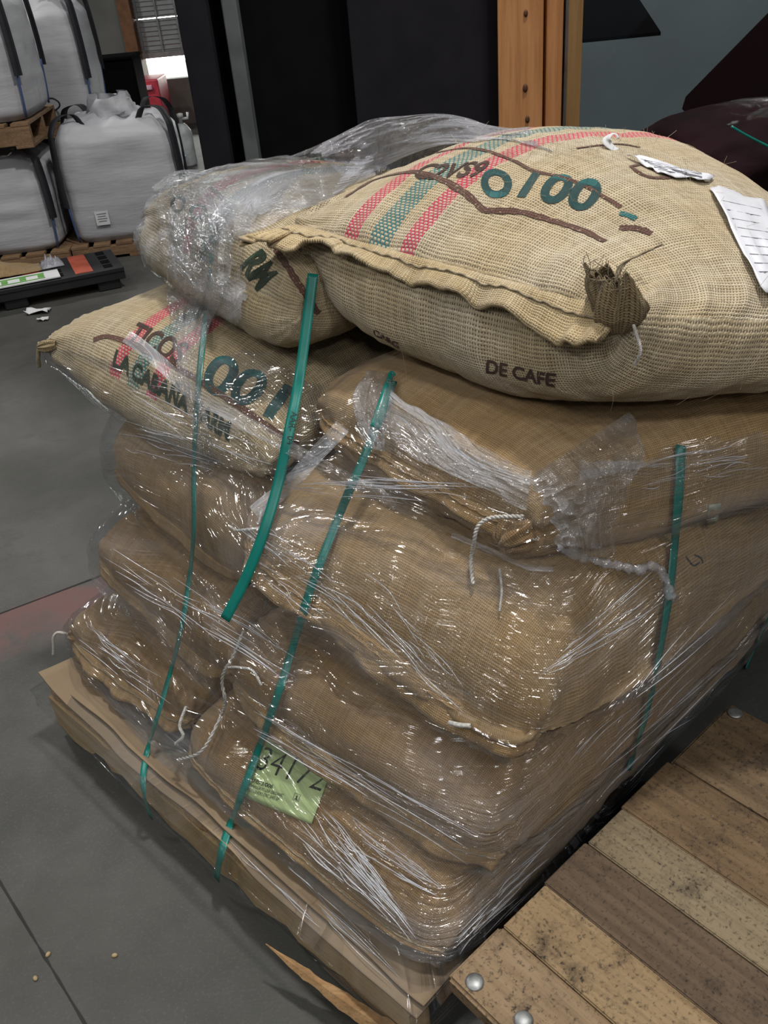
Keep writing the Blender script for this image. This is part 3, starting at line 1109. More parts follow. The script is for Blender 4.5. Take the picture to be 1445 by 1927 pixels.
def board(name, M, size, mat, parent, bevel=0.003, rough=0.0, seed=0, cuts=0):
    """a plank as an object of its own frame, optionally with ragged ends"""
    bm = bmesh.new()
    add_box(bm, (0, 0, 0), size, None, 0)
    if cuts:
        bmesh.ops.subdivide_edges(bm, edges=bm.edges[:], cuts=cuts, use_grid_fill=True)
        for v in bm.verts:
            v.co.x += rough * vnoise(v.co.y * 60, v.co.z * 40, seed) * (abs(v.co.x) > size[0] * 0.45)
            v.co.y += rough * 0.6 * vnoise(v.co.x * 25, v.co.z * 30, seed + 1) * (abs(v.co.y) > size[1] * 0.45)
            v.co.z += rough * 0.3 * vnoise(v.co.x * 25, v.co.y * 25, seed + 2)
    elif bevel:
        bmesh.ops.bevel(bm, geom=bm.edges[:], offset=bevel, segments=2, affect='EDGES')
    o = bm_obj(name, bm, mat, parent, bool(cuts))
    o.matrix_basis = M
    return o


M_pal = wood('pallet_pine', (0.36, 0.24, 0.105), (0.47, 0.34, 0.17), 0.8, 0, 1.0, 0.22, (0.05, 0.035, 0.02))
M_pal2 = wood('pallet_pine_reddish', (0.30, 0.17, 0.075), (0.40, 0.25, 0.12), 0.8, 0, 1.0, 0.3, (0.05, 0.035, 0.02))
pal = empty('wooden_pallet', tuple(W3(0.55, 0.6, 0)), 'worn pine pallet with splintered edge under the wrapped stack of jute sacks', 'pallet')
PL, PD = 1.13, 1.42
X0 = -PL            # local x from -PL (left) to 0
Rot90 = Matrix.Rotation(math.radians(90), 4, 'Z')
nb = 7
for i in range(nb):
    x = -0.07 - (PL - 0.14) * i / (nb - 1)
    board('deck_board', MP @ Matrix.Translation((x, PD / 2, 0.121)) @ Rot90, (PD, 0.135, 0.018), M_pal if i % 3 else M_pal2, pal, 0, 0.006, i, 5)
for j, y in enumerate((0.014, PD / 2, PD - 0.035)):
    # each stringer has two fork notches
    bm = bmesh.new()
    h0, h1 = 0.02, 0.112
    xs = [0.0, 0.14, 0.16, 0.38, 0.40, 0.72, 0.74, 0.96, 0.98, PL]
    zl = [h0, h0, h0 + 0.012, h0 + 0.012, h0, h0, h0 + 0.016, h0 + 0.016, h0, h0]
    fine = []
    for k in range(len(xs) - 1):
        for q in range(6):
            f = q / 6
            fine.append((xs[k] * (1 - f) + xs[k + 1] * f, zl[k] * (1 - f) + zl[k + 1] * f))
    fine.append((xs[-1], zl[-1]))
    rows = []
    for k, (xx, zz) in enumerate(fine):
        r_ = 0.004 * vnoise(xx * 30, j, 4)
        rows.append([bm.verts.new((-xx + PL / 2, yy, zq)) for yy, zq in ((-0.022 + r_, zz + r_ * 1.5), (0.022, zz), (0.022, h1), (-0.022 + r_ * 0.5, h1))])
    for k in range(len(rows) - 1):
        for q in range(4):
            bm.faces.new((rows[k][q], rows[k][(q + 1) % 4], rows[k + 1][(q + 1) % 4], rows[k + 1][q]))
    bm.faces.new(rows[0])
    bm.faces.new(rows[-1][::-1])
    bmesh.ops.recalc_face_normals(bm, faces=bm.faces)
    o = bm_obj('stringer', bm, M_pal, pal)
    o.matrix_basis = MP @ Matrix.Translation((-PL / 2, y, 0))
for i in range(4):
    x = -0.08 - (PL - 0.16) * i / 3
    board('bottom_board', MP @ Matrix.Translation((x, PD / 2 + 0.03, 0.010)) @ Rot90, (PD - 0.1, 0.13, 0.018), M_pal2, pal, 0, 0.005, 20 + i, 5)
# splinter torn off the near end of the stringer
sp_pts = [at_z(500, 1776, 0.085), at_z(560, 1822, 0.070), at_z(640, 1880, 0.055), at_z(720, 1935, 0.045), at_z(800, 1985, 0.04)]
sp_r = [0.001, 0.008, 0.013, 0.016, 0.016]
bm = bmesh.new()
add_tube(bm, spline(sp_pts, 30), np.interp(np.linspace(0, 4, 30), range(5), sp_r) * (1 + 0.25 * np.array([vnoise(k * 0.7, 0, 3) for k in range(30)])), 5)
bm_obj('splinter', bm, M_pal2, pal)

# cardboard slip sheet
def cardboard():
    t = NT('cardboard')
    o = t.coord('Object')
    a = t.noise(o, 5, 4)
    b = t.noise(t.mapping(o, (3, 90, 3), (0, 0, YAWP)), 1, 2)
    col = t.mix(t.ramp(a, 0.3, 0.7), (0.21, 0.155, 0.10), (0.285, 0.215, 0.14))
    t.bsdf(col, 0.85, t.bump(t.math('ADD', a, t.math('MULTIPLY', b, 0.15)), 0.2, 0.004), 0, 0.2)
    return t.m


M_card = cardboard()
cb_root = empty('cardboard_sheet', tuple(W3(0.55, 0.6, 0.131)), 'brown cardboard slip sheet between the wooden pallet and the bottom sacks', 'cardboard')
for lay, (ea, eb, zz) in enumerate(((1.135, -0.012, 0.1345), (1.10, 0.012, 0.141))):
    V = []
    na, nbb = 70, 40
    for i in range(na):
        for j in range(nbb):
            a = -0.02 + (ea + 0.02) * i / (na - 1)
            b = eb + (1.38 - eb) * (j / (nbb - 1)) ** 1.6
            front = math.exp(-(b - eb) / 0.03)
            dz = 0.010 * front * (0.4 + vnoise(a * 6, lay, 2)) + 0.004 * vnoise(a * 5, b * 5, 6)
            if lay == 0:
                dz += 0.045 * max(0, (a - 1.02) / 0.115) ** 1.5 * math.exp(-(b) / 0.25)
            V.append(W3(a, b + 0.008 * vnoise(a * 9, lay, 7) * front, zz + max(dz, -0.002)))
    o = mesh_from('sheet', V, grid_faces(na, nbb), M_card, cb_root)
    md = o.modifiers.new('t', 'SOLIDIFY')
    md.thickness = 0.004
    md.offset = 0

# ---------------------------------------------------------------- sacks
DONE = []
BVHS = []            # (vertices, polygons) of everything the next sack rests on


def bvh_of(objs):
    V, F = [], []
    for v, f in objs:
        o = len(V)
        V += [Vector(p) for p in v]
        F += [[i + o for i in q] for q in f]
    return BVHTree.FromPolygons(V, F)


def superquarter(n, m, W, H, N=400):
    """arclength-parametrised |x|^n+|z|^m=1 quarter from (0,1) to (1,0)"""
    t = np.linspace(0, math.pi / 2, N)
    x = np.sin(t) ** (2 / n)
    z = np.cos(t) ** (2 / m)
    d = np.r_[0, np.cumsum(np.hypot(np.diff(x) * W, np.diff(z) * H))]
    return d / d[-1], x, z, d[-1]


def sack(label, cols, mat, seed, group=None, nx=84, ny=110, n=3.2, m=2.6, bulge=0.012, lean=(0, 0), corner=0.06,
         pucker=0.010, lump=0.010, seam_drop=0.0, rest=True, hem=0.03, hem_mat=None, dents=(), category='sack', hem_down=0.6, hem_fn=None):
    """cols: FR, FL, BR, BL columns of the cage as (a, b, z_bottom, z_top)"""
    FR, FL, BR, BL = [np.array(c, float) for c in cols]
    ctr = (FR + FL + BR + BL) / 4
    root = empty('jute_sack', tuple(W3(ctr[0], ctr[1], ctr[2])), label, category, group)
    wdt = np.linalg.norm((FL - FR)[:2])
    dpt = np.linalg.norm((BL - FL)[:2])
    hgt = (ctr[3] - ctr[2])
    su, xu, zu, Lu = superquarter(n, m, wdt / 2, hgt / 2)
    sv, xv, zv, Lv = superquarter(n + 0.6, m, dpt / 2, hgt / 2)
    u = np.linspace(-1, 1, nx)
    v = np.linspace(-1, 1, ny)
    fx = np.sign(u) * np.interp(np.abs(u), su, xu)
    gx = np.interp(np.abs(u), su, zu)
    fy = np.sign(v) * np.interp(np.abs(v), sv, xv)
    gy = np.interp(np.abs(v), sv, zv)
    X, Y = np.meshgrid(fx, fy)          # rows v, cols u
    G = np.minimum(1, np.outer(gy, gx)) ** 0.85
    pull = 1 - corner * (np.abs(X) ** 6) * (np.abs(Y) ** 6)
    Xc, Yc = X * pull, Y * pull
    U, Vv = np.meshgrid(u, v)
    edge = np.minimum(1 - np.abs(U), 1 - np.abs(Vv))
    allV, allUV = [], []
    for side in (1, -1):
        Z = G * side
        p = (Xc + 1) / 2
        q = (Yc + 1) / 2
        C = (FR[None, None] * ((1 - p) * (1 - q))[..., None] + FL[None, None] * (p * (1 - q))[..., None]
             + BR[None, None] * ((1 - p) * q)[..., None] + BL[None, None] * (p * q)[..., None])
        r = (Z + 1) / 2
        zz = C[..., 2] + (C[..., 3] - C[..., 2]) * r
        sdv = np.array(seam_drop) if hasattr(seam_drop, '__len__') else np.array([seam_drop, seam_drop])
        zz = zz - (sdv[0] * (1 - p) + sdv[1] * p) * hgt * np.exp(-edge / 0.25) * (1 - Z * Z)
        if side == 1:
            zz = zz + bulge * (1 - X ** 2) * (1 - Y ** 2)
        A = C[..., 0] + lean[0] * Z
        B = C[..., 1] + lean[1] * Z
        P = W3v(A, B, zz)
        # normals by differences
        du = np.gradient(P, axis=1)
        dv = np.gradient(P, axis=0)
        nrm = np.cross(dv, du) * side
        nrm /= np.linalg.norm(nrm, axis=-1, keepdims=True) + 1e-9
        s0 = seed * 3 + (0 if side == 1 else 50)
        UU, VV_ = U * Lu, Vv * Lv
        wid = 0.16
        pk = np.exp(-(1 - np.abs(Vv)) / wid) * (1 - np.abs(vnoise(UU * 17, VV_ * 3, s0)) * 2) + 0.6 * np.exp(-(1 - np.abs(U)) / wid) * (1 - np.abs(vnoise(VV_ * 15, UU * 3, s0 + 5)) * 2)
        cpk = np.exp(-((1 - np.abs(U)) ** 2 + (1 - np.abs(Vv)) ** 2) / 0.09)
        ang = np.arctan2(1 - np.abs(U), 1 - np.abs(Vv) + 1e-6)
        disp = pucker * pk * (1 - np.exp(-edge / 0.03)) + lump * fbm(UU * 5, VV_ * 5, s0 + 9, 2) * (1 - np.exp(-edge / 0.1)) \
            + 0.0018 * vnoise(UU * 45, VV_ * 45, s0 + 2) + pucker * 0.9 * cpk * (1 - np.abs(vnoise(ang * 6, 0.3 * np.hypot(UU, VV_), s0 + 12)) * 2) * (1 - np.exp(-edge / 0.03))
        for (du_, dv_, rad, dep) in dents:
            if side == 1:
                disp -= dep * np.exp(-(((U - du_) / rad) ** 2 + ((Vv - dv_) / rad) ** 2))
        P = P + nrm * disp[..., None]
        P[..., 2] = np.maximum(P[..., 2], 0.157)
        allV.append(P)
        allUV.append(np.stack([UU + (0 if side == 1 else 3.3), VV_], -1))
    top, bot = allV
    # weld the seam: the boundary of both sheets is shared
    bmask = np.zeros((ny, nx), bool)
    bmask[0, :] = bmask[-1, :] = bmask[:, 0] = bmask[:, -1] = True
    bot[bmask] = top[bmask]
    if rest and BVHS:
        tree = bvh_of(BVHS)
        for arr, full in ((bot, True), (top, False)):
            for i in range(ny):
                for j in range(nx):
                    pv = arr[i, j]
                    hit = tree.ray_cast(Vector((pv[0], pv[1], pv[2] + 0.25)), Vector((0, 0, -1)), 0.30)
                    if hit[0] is not None and hit[0].z > pv[2] - 0.004:
                        arr[i, j, 2] = hit[0].z + 0.004 + (0 if full else 0.004)
        bot[bmask] = top[bmask]
    if rest and DONE:
        for arr in (bot, top):
            for i in range(ny):
                for j in range(nx):
                    pv = Vector(arr[i, j])
                    for tr_ in DONE:
                        h = tr_.find_nearest(pv, 0.12)
                        if h[0] is not None:
                            dd = (pv - h[0]).dot(h[1])
                            if dd < 0.003:
                                pv = h[0] + h[1] * 0.005
                    arr[i, j] = pv
        bot[bmask] = top[bmask]
    V = np.concatenate([top.reshape(-1, 3), bot.reshape(-1, 3)])
    F = []
    for i in range(ny - 1):
        for j in range(nx - 1):
            k = i * nx + j
            F.append((k, k + nx, k + nx + 1, k + 1))
            k2 = k + nx * ny
            F.append((k2, k2 + 1, k2 + nx + 1, k2 + nx))
    uv = np.concatenate([allUV[0].reshape(-1, 2), allUV[1].reshape(-1, 2)])
    body = mesh_from('body', V, F, mat, root, True, uv)
    bm = bmesh.new()
    bm.from_mesh(body.data)
    bmesh.ops.remove_doubles(bm, verts=bm.verts, dist=1e-6)
    bmesh.ops.recalc_face_normals(bm, faces=bm.faces)
    bm.to_mesh(body.data)
    bm.free()
    BVHS.append((V, F))
    DONE.append(bvh_of([([v.co for v in body.data.vertices], [tuple(p.vertices) for p in body.data.polygons])]))
    S = dict(root=root, body=body, top=top, bot=bot, V=V, F=F, tree=bvh_of([(V, F)]), Lu=Lu, Lv=Lv)
    # sewn mouth along the front edge, a ruffled double hem
    if hem > 0:
        fr = top[0]
        inn = top[6]
        m2 = 200
        s_ = np.linspace(0, nx - 1, m2)
        line = np.stack([np.interp(s_, np.arange(nx), fr[:, k]) for k in range(3)], -1)
        back = np.stack([np.interp(s_, np.arange(nx), inn[:, k]) for k in range(3)], -1)
        outd = line - back
        outd[:, 2] *= 0.2
        outd /= np.linalg.norm(outd, axis=1, keepdims=True) + 1e-9
        rowsV, uvs = [], []
        nrw = 7
        for i in range(nrw):
            w_ = i / (nrw - 1)
            row = []
            for k in range(m2):
                s = k / (m2 - 1)
                prof = 0.55 + 0.45 * math.sin(math.pi * min(1, max(0, s))) ** 0.35
                hw_ = hem * prof * (1 + 0.3 * vnoise(s * 9, 0.2, seed + 2))
                if hem_fn:
                    hw_, dn, up_ = hem_fn(s, hw_)
                else:
                    dn, up_ = hem_down, 0
                ruf = 0.30 * hem * (vnoise(s * 16, w_ * 0.7, seed + 4) + 0.5 * vnoise(s * 37, w_, seed + 6)) * w_
                d = outd[k] * (1 - 0.5 * dn) + np.array([0, 0, -dn + up_])
                d /= np.linalg.norm(d)
                q = line[k] - outd[k] * 0.004 + d * hw_ * w_ + np.array([0, 0, 1.0]) * ruf * (1 - dn * 0.5) + outd[k] * ruf * dn * 0.8
                row.append(q)
                uvs.append((s * Lu * 2, w_ * hem * 1.2))
            rowsV.append(row)
        HV = [p for row in rowsV for p in row]
        ho = mesh_from('mouth_hem', HV, grid_faces(nrw, m2), hem_mat or M_hem_tan, root, True, uvs)
        md = ho.modifiers.new('t', 'SOLIDIFY')
        md.thickness = 0.006
        md.offset = 0
        S['hem'] = ho
        # stitching cord along the fold of the hem
        bm = bmesh.new()
        cord = [np.array(rowsV[2][k]) + np.array([0, 0, 0.004]) + outd[k] * 0.003 for k in range(2, m2 - 2, 2)]
        cord = [p + np.array([0, 0, 0.0015]) * math.sin(k * 1.9) for k, p in enumerate(cord)]
        add_tube(bm, cord, 0.0018, 5)
        bm_obj('stitching', bm, M_jute if mat is not M_tan else M_hem_tan, root, True)
    return S


def torn_ear(S, pos, direction, r, ln, mat, seed):
    """corner of the cloth bunched up into a pleated, frayed cup"""
    d = np.asarray(direction, float)
    d /= np.linalg.norm(d)
    u_ = np.cross(d, [0, 0, 1.0])
    u_ /= np.linalg.norm(u_)
    v_ = np.cross(u_, d)
    nr, ns = 34, 110
    V, uvs = [], []
    for i in range(nr):
        t_ = i / (nr - 1)
        out = t_ < 0.68
        q = t_ / 0.68 if out else 1 - (t_ - 0.68) / 0.32 * 0.8
        for j in range(ns):
            th = 2 * math.pi * j / ns
            lip = 1 + 0.34 * vnoise(math.cos(th) * 2 + 4, math.sin(th) * 2, seed) + 0.07 * vnoise(th * 14, 0, seed + 2) * q
            rad = r * (0.85 + 0.30 * math.sin(math.pi * min(1, q * 0.9)) + 0.10 * q) * (1 if out else 0.86)
            if q < 0.25 and out:
                rad *= 0.75 + q
            pl = 1 + 0.34 * vnoise(math.cos(th) * 2.3 + 9 + q, math.sin(th) * 2.3, seed + 1) + 0.09 * vnoise(th * 3.2, q * 1.4, seed + 3) + 0.03 * math.sin(th * 17 + q * 2)
            x_, y_ = math.cos(th), math.sin(th)
            p = np.asarray(pos) + d * (ln * q * lip) + u_ * x_ * rad * pl * 1.15 + v_ * y_ * rad * pl * (0.85 - 0.62 * q)
            p = p + np.array([0, 0, -0.014]) * q * q
            V.append(p)
            uvs.append((th * r, t_ * ln * 1.6))
    F = grid_faces(nr, ns, True)
    o = mesh_from('ear', V, F, mat, S['root'], True, uvs)
    bm = bmesh.new()
    for k in range(70):
        j = int(rng.integers(0, ns))
        i = int(nr * 0.66)
        p = np.array(V[i * ns + j])
        t2 = d * 0.6 + rng.normal(size=3) * 0.6
        L = rng.uniform(0.006, 0.02)
        add_tube(bm, spline([p - d * 0.003, p + t2 * L * 0.5, p + t2 * L + rng.normal(size=3) * 0.004], 6), 0.0005, 4, False)
    bm_obj('frayed_edge', bm, M_jute, o, True)
    return o


def ear(S, pos, direction, r, ln, mat, seed, name='ear'):
    """gathered, tied corner of the cloth"""
    d = np.asarray(direction, float)
    d /= np.linalg.norm(d)
    h = np.array([0, 0, 1.0]) if abs(d[2]) < 0.8 else np.array([1.0, 0, 0])
    u_ = np.cross(d, h)
    u_ /= np.linalg.norm(u_)
    v_ = np.cross(u_, d)
    nr, ns = 22, 48
    V, uvs = [], []
    for i in range(nr):
        t_ = i / (nr - 1)
        rad = r * (0.55 + 0.75 * math.sin(math.pi * (0.12 + 0.80 * t_)) ** 0.8) * (1 - 0.35 * t_ ** 3)
        if t_ > 0.97:
            rad *= 0.5
        for j in range(ns):
            th = 2 * math.pi * j / ns
            pl = 1 + 0.20 * vnoise(math.cos(th) * 2.6 + 9, math.sin(th) * 2.6 + t_ * 0.6, seed) + 0.13 * math.sin(th * 9 + 2 * vnoise(th, t_ * 2, seed + 1)) * (0.35 + t_)
            p = np.asarray(pos) + d * (ln * t_ + 0.25 * r * vnoise(th * 1.3, 2, seed + 3) * t_) + (u_ * math.cos(th) + v_ * math.sin(th) * 0.8) * rad * pl
            V.append(p)
            uvs.append((th * r, t_ * ln))
    F = grid_faces(nr, ns, True)
    V.append(np.asarray(pos) + d * ln * 0.93)
    for j in range(ns):
        F.append(((nr - 1) * ns + j, (nr - 1) * ns + (j + 1) % ns, len(V) - 1))
    uvs.append((0, 0))
    return mesh_from(name, V, F, mat, S['root'], True, uvs)


def twisted(S, pts, r, mat, name='tie_string', turns=60):
    P_ = spline(pts, 160)
    bm = bmesh.new()
    for ph in (0, math.pi):
        q = []
        for i, p in enumerate(P_):
            t_ = P_[min(i + 1, len(P_) - 1)] - P_[max(i - 1, 0)]
            t_ = t_ / np.linalg.norm(t_)
            h = np.cross(t_, [0.3, 0.5, 0.8])
            h /= np.linalg.norm(h)
            k = np.cross(t_, h)
            L = i * np.linalg.norm(P_[-1] - P_[0]) / len(P_)
            a = ph + i * 0.55
            q.append(p + (h * math.cos(a) + k * math.sin(a)) * r * 0.6)
        add_tube(bm, q, r * 0.75, 6)
    return bm_obj(name, bm, mat, S['root'], True)


GW = 'woven jute sacks in the wrapped stack'
# bottom layer
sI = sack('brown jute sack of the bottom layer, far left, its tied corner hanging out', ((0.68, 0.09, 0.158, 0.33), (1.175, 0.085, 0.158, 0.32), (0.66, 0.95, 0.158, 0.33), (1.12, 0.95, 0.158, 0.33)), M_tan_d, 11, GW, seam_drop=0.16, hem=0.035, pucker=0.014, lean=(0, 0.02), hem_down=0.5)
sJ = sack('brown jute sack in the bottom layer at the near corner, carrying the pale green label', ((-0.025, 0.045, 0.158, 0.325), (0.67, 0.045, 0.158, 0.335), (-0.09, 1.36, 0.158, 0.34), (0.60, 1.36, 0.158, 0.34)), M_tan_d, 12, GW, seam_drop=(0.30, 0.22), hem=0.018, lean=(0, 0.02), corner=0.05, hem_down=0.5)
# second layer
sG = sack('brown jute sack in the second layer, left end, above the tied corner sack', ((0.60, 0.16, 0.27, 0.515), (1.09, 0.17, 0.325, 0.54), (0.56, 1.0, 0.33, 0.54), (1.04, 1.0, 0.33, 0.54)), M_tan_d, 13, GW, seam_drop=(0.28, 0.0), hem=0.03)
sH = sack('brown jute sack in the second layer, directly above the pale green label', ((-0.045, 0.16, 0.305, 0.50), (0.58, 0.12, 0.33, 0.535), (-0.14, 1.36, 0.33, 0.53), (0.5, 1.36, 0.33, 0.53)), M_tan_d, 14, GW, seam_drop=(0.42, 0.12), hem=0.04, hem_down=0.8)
# third layer
sE = sack('tan jute sack in the third layer, left end, rounded corner pushing out through the film', ((0.60, 0.24, 0.46, 0.715), (1.09, 0.26, 0.53, 0.765), (0.58, 1.05, 0.50, 0.73), (1.05, 1.05, 0.53, 0.76)), M_tan, 15, GW, seam_drop=(0.28, 0.10), hem=0.028, corner=0.08)
sF = sack('large tan jute sack, third layer, near corner, biggest bare face under film', ((-0.055, 0.24, 0.475, 0.745), (0.60, 0.22, 0.535, 0.775), (-0.21, 1.36, 0.50, 0.75), (0.52, 1.36, 0.53, 0.76)), M_tan, 16, GW, seam_drop=(0.38, 0.0), hem=0.045, lean=(0.01, 0.06), corner=0.07, lump=0.012, hem_down=0.75)
# fourth layer
stC = ((-0.02, 0.012, PINK), (0.035, 0.075, TEAL), (0.10, 0.132, PINK))
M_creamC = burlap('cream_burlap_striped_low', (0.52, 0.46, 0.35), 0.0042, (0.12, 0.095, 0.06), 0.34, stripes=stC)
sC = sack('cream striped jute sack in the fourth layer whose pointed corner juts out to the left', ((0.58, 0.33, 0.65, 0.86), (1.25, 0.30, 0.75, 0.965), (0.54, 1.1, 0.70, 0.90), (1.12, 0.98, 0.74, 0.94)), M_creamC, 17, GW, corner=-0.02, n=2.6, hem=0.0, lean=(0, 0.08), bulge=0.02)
sD = sack('tan jute sack in the fourth layer, pressed under the cream striped sack on top', ((0.045, 0.38, 0.67, 0.90), (0.56, 0.42, 0.745, 0.93), (-0.38, 1.22, 0.68, 0.885), (0.48, 1.3, 0.74, 0.93)), M_tan, 18, GW, seam_drop=0.04, hem=0.03, lean=(0, 0.04), corner=0.05, bulge=0.004)
# top layer
stA = ((0.045, 0.078, PINK), (0.105, 0.148, TEAL), (0.175, 0.208, PINK))
M_creamA = burlap('cream_burlap_striped_top', CREAM, 0.0044, (0.13, 0.10, 0.065), 0.34, stripes=stA)
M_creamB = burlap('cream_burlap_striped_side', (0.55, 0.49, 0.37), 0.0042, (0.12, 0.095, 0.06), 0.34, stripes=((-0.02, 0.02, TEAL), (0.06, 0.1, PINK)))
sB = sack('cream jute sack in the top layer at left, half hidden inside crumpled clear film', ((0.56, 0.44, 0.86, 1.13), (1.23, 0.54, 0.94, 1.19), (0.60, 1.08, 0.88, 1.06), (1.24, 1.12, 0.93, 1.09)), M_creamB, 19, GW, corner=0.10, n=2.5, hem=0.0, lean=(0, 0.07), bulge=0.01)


def hemA(s, w0):
    # s runs from the right ear (0) to the free left tip (1)
    tip = max(0.0, (s - 0.78) / 0.22)
    return 0.045 + 0.025 * math.exp(-((s - 0.12) / 0.10) ** 2) + 0.07 * tip, 0.15 + 0.2 * (1 - tip) * (s < 0.75), 0.25 * tip


sA = sack('cream jute sack lying highest on the stack, pink and teal stripes, open frayed mouth', ((0.00, 0.52, 0.89, 1.185), (0.67, 0.54, 0.93, 1.215), (-0.34, 0.98, 0.88, 0.98), (0.52, 1.15, 0.92, 1.235)), M_creamA, 20, GW, nx=110, ny=130, n=2.7, m=2.3, bulge=0.058, corner=0.0, hem=0.06, hem_mat=M_hem_cream, seam_drop=-0.17, lean=(0, 0.10), hem_fn=hemA, pucker=0.012, lump=0.012, dents=((-0.9, 0.45, 0.45, 0.045),))
ALLS = [sI, sJ, sG, sH, sE, sF, sC, sD, sB, sA]

# ---------------------------------------------------------------- things that lie on the sacks
TREE_ALL = bvh_of(BVHS)


def hit_px(tree, x, y, maxd=6.0):
    d = ray(x, y)
    h = tree.ray_cast(Vector(CAM), Vector(d), maxd)
    if h[0] is None:
        return None
    n = np.array(h[1])
    if n @ d > 0:
        n = -n
    return np.array(h[0]), n, d


def surf_pts(tree, pts, off=0.0):
    """points of the surface seen along a list of sight lines; gaps take their neighbours' depth"""
    res, ok = [], []
    for x, y in pts:
        h = hit_px(tree, x, y)
        res.append(None if h is None else np.linalg.norm(h[0] - CAM))
        ok.append(h is not None)
    idx = [i for i, v in enumerate(res) if v is not None]
    if not idx:
        print('no surface under', pts[0])
        return np.array([CAM + ray(*p) * 1.5 for p in pts])
    dist = np.interp(range(len(pts)), idx, [res[i] for i in idx])
    return np.array([CAM + ray(*p) * (dd - off) for p, dd in zip(pts, dist)])


def smooth_line(P, k=3):
    P = np.array(P)
    for _ in range(k):
        Q = P.copy()
        Q[1:-1] = 0.25 * P[:-2] + 0.5 * P[1:-1] + 0.25 * P[2:]
        P = Q
    return P


def ribbon(name, P, width, mat, parent, normals, thick=0.0009, twist=None, seg_uv=True):
    n = len(P)
    V, uvs = [], []
    L = 0
    for i in range(n):
        t_ = P[min(i + 1, n - 1)] - P[max(i - 1, 0)]
        t_ = t_ / (np.linalg.norm(t_) + 1e-9)
        wv = np.cross(normals[i], t_)
        wv /= np.linalg.norm(wv) + 1e-9
        ww = width[i] if hasattr(width, '__len__') else width
        if i:
            L += np.linalg.norm(P[i] - P[i - 1])
        for k in (-1, -0.33, 0.33, 1):
            V.append(P[i] + wv * ww / 2 * k)
            uvs.append((L, ww * k / 2))
    o = mesh_from(name, V, grid_faces(n, 4), mat, parent, True, uvs)
    md = o.modifiers.new('t', 'SOLIDIFY')
    md.thickness = thick
    md.offset = 0
    return o


def text_mesh(txt, bold=0.0, shear=0.0):
    cu = bpy.data.curves.new('t', 'FONT')
    cu.body = txt
    cu.offset = bold
    cu.shear = shear
    cu.resolution_u = 5
    ob = bpy.data.objects.new('t', cu)
    COL.objects.link(ob)
    dg = bpy.context.evaluated_depsgraph_get()
    dg.update()
    me = bpy.data.meshes.new_from_object(ob.evaluated_get(dg))
    bpy.data.objects.remove(ob)
    bpy.data.curves.remove(cu)
    return me


def decal(tree, tris_bm, org, ex_, ey_, off, maxe, parent, name, mat, uvscale=True, keep=0.12):
    """wrap a flat bmesh (x,y) onto a surface: org + x*ex + y*ey, dropped along the normal"""
    bm = tris_bm
    bmesh.ops.triangulate(bm, faces=bm.faces[:])
    lx, ly = np.linalg.norm(ex_), np.linalg.norm(ey_)
    for _ in range(7):
        es = [e for e in bm.edges if math.hypot((e.verts[0].co.x - e.verts[1].co.x) * lx, (e.verts[0].co.y - e.verts[1].co.y) * ly) > maxe]
        if not es:
            break
        bmesh.ops.subdivide_edges(bm, edges=es, cuts=1)
        bmesh.ops.triangulate(bm, faces=[f for f in bm.faces if len(f.verts) > 3])
    n = np.cross(ex_, ey_)
    n /= np.linalg.norm(n)
    c = org + ex_ * 0.5 + ey_ * 0.5
    if n @ (CAM - c) < 0:
        n = -n
    dead = []
    flat = {}
    for v in bm.verts:
        flat[v] = (v.co.x * lx, v.co.y * ly)
        p = org + ex_ * v.co.x + ey_ * v.co.y
        h = tree.ray_cast(Vector(p + n * keep), Vector(-n), keep * 2)
        if h[0] is None:
            dead.append(v)
        else:
            hn = np.array(h[1])
            hn = hn if hn @ n > 0 else -hn
            v.co = Vector(np.array(h[0]) + hn * off)
    uvl = bm.loops.layers.uv.new('UVMap')
    for f in bm.faces:
        for l in f.loops:
            l[uvl].uv = flat[l.vert]
    bmesh.ops.delete(bm, geom=dead, context='VERTS')
    o = bm_obj(name, bm, mat, parent, True)
    return o


def quad_axes(tree, p0, p1, p2):
    A = hit_px(tree, *p0)
    B = hit_px(tree, *p1)
    C_ = hit_px(tree, *p2)
    if A is None or B is None or C_ is None:
        return None
    return A[0], B[0] - A[0], C_[0] - A[0]


def lettering(S, txt, p0, p1, p2, mat, bold=0.02, off=0.0012, name='printed_lettering', shear=0.0, tree=None, parent=None, maxe=0.008):
    tree = tree or S['tree']
    q = quad_axes(tree, p0, p1, p2)
    if q is None:
        print('lettering missed', txt)
        return
    me = text_mesh(txt, bold, shear)
    bm = bmesh.new()
    bm.from_mesh(me)
    bpy.data.meshes.remove(me)
    xs = [v.co.x for v in bm.verts]
    ys = [v.co.y for v in bm.verts]
    x0, x1, y0, y1 = min(xs), max(xs), min(ys), max(ys)
    for v in bm.verts:
        v.co = Vector(((v.co.x - x0) / (x1 - x0), (v.co.y - y0) / (y1 - y0), 0))
    return decal(tree, bm, q[0], q[1], q[2], off, maxe, parent or S['root'], name, mat)


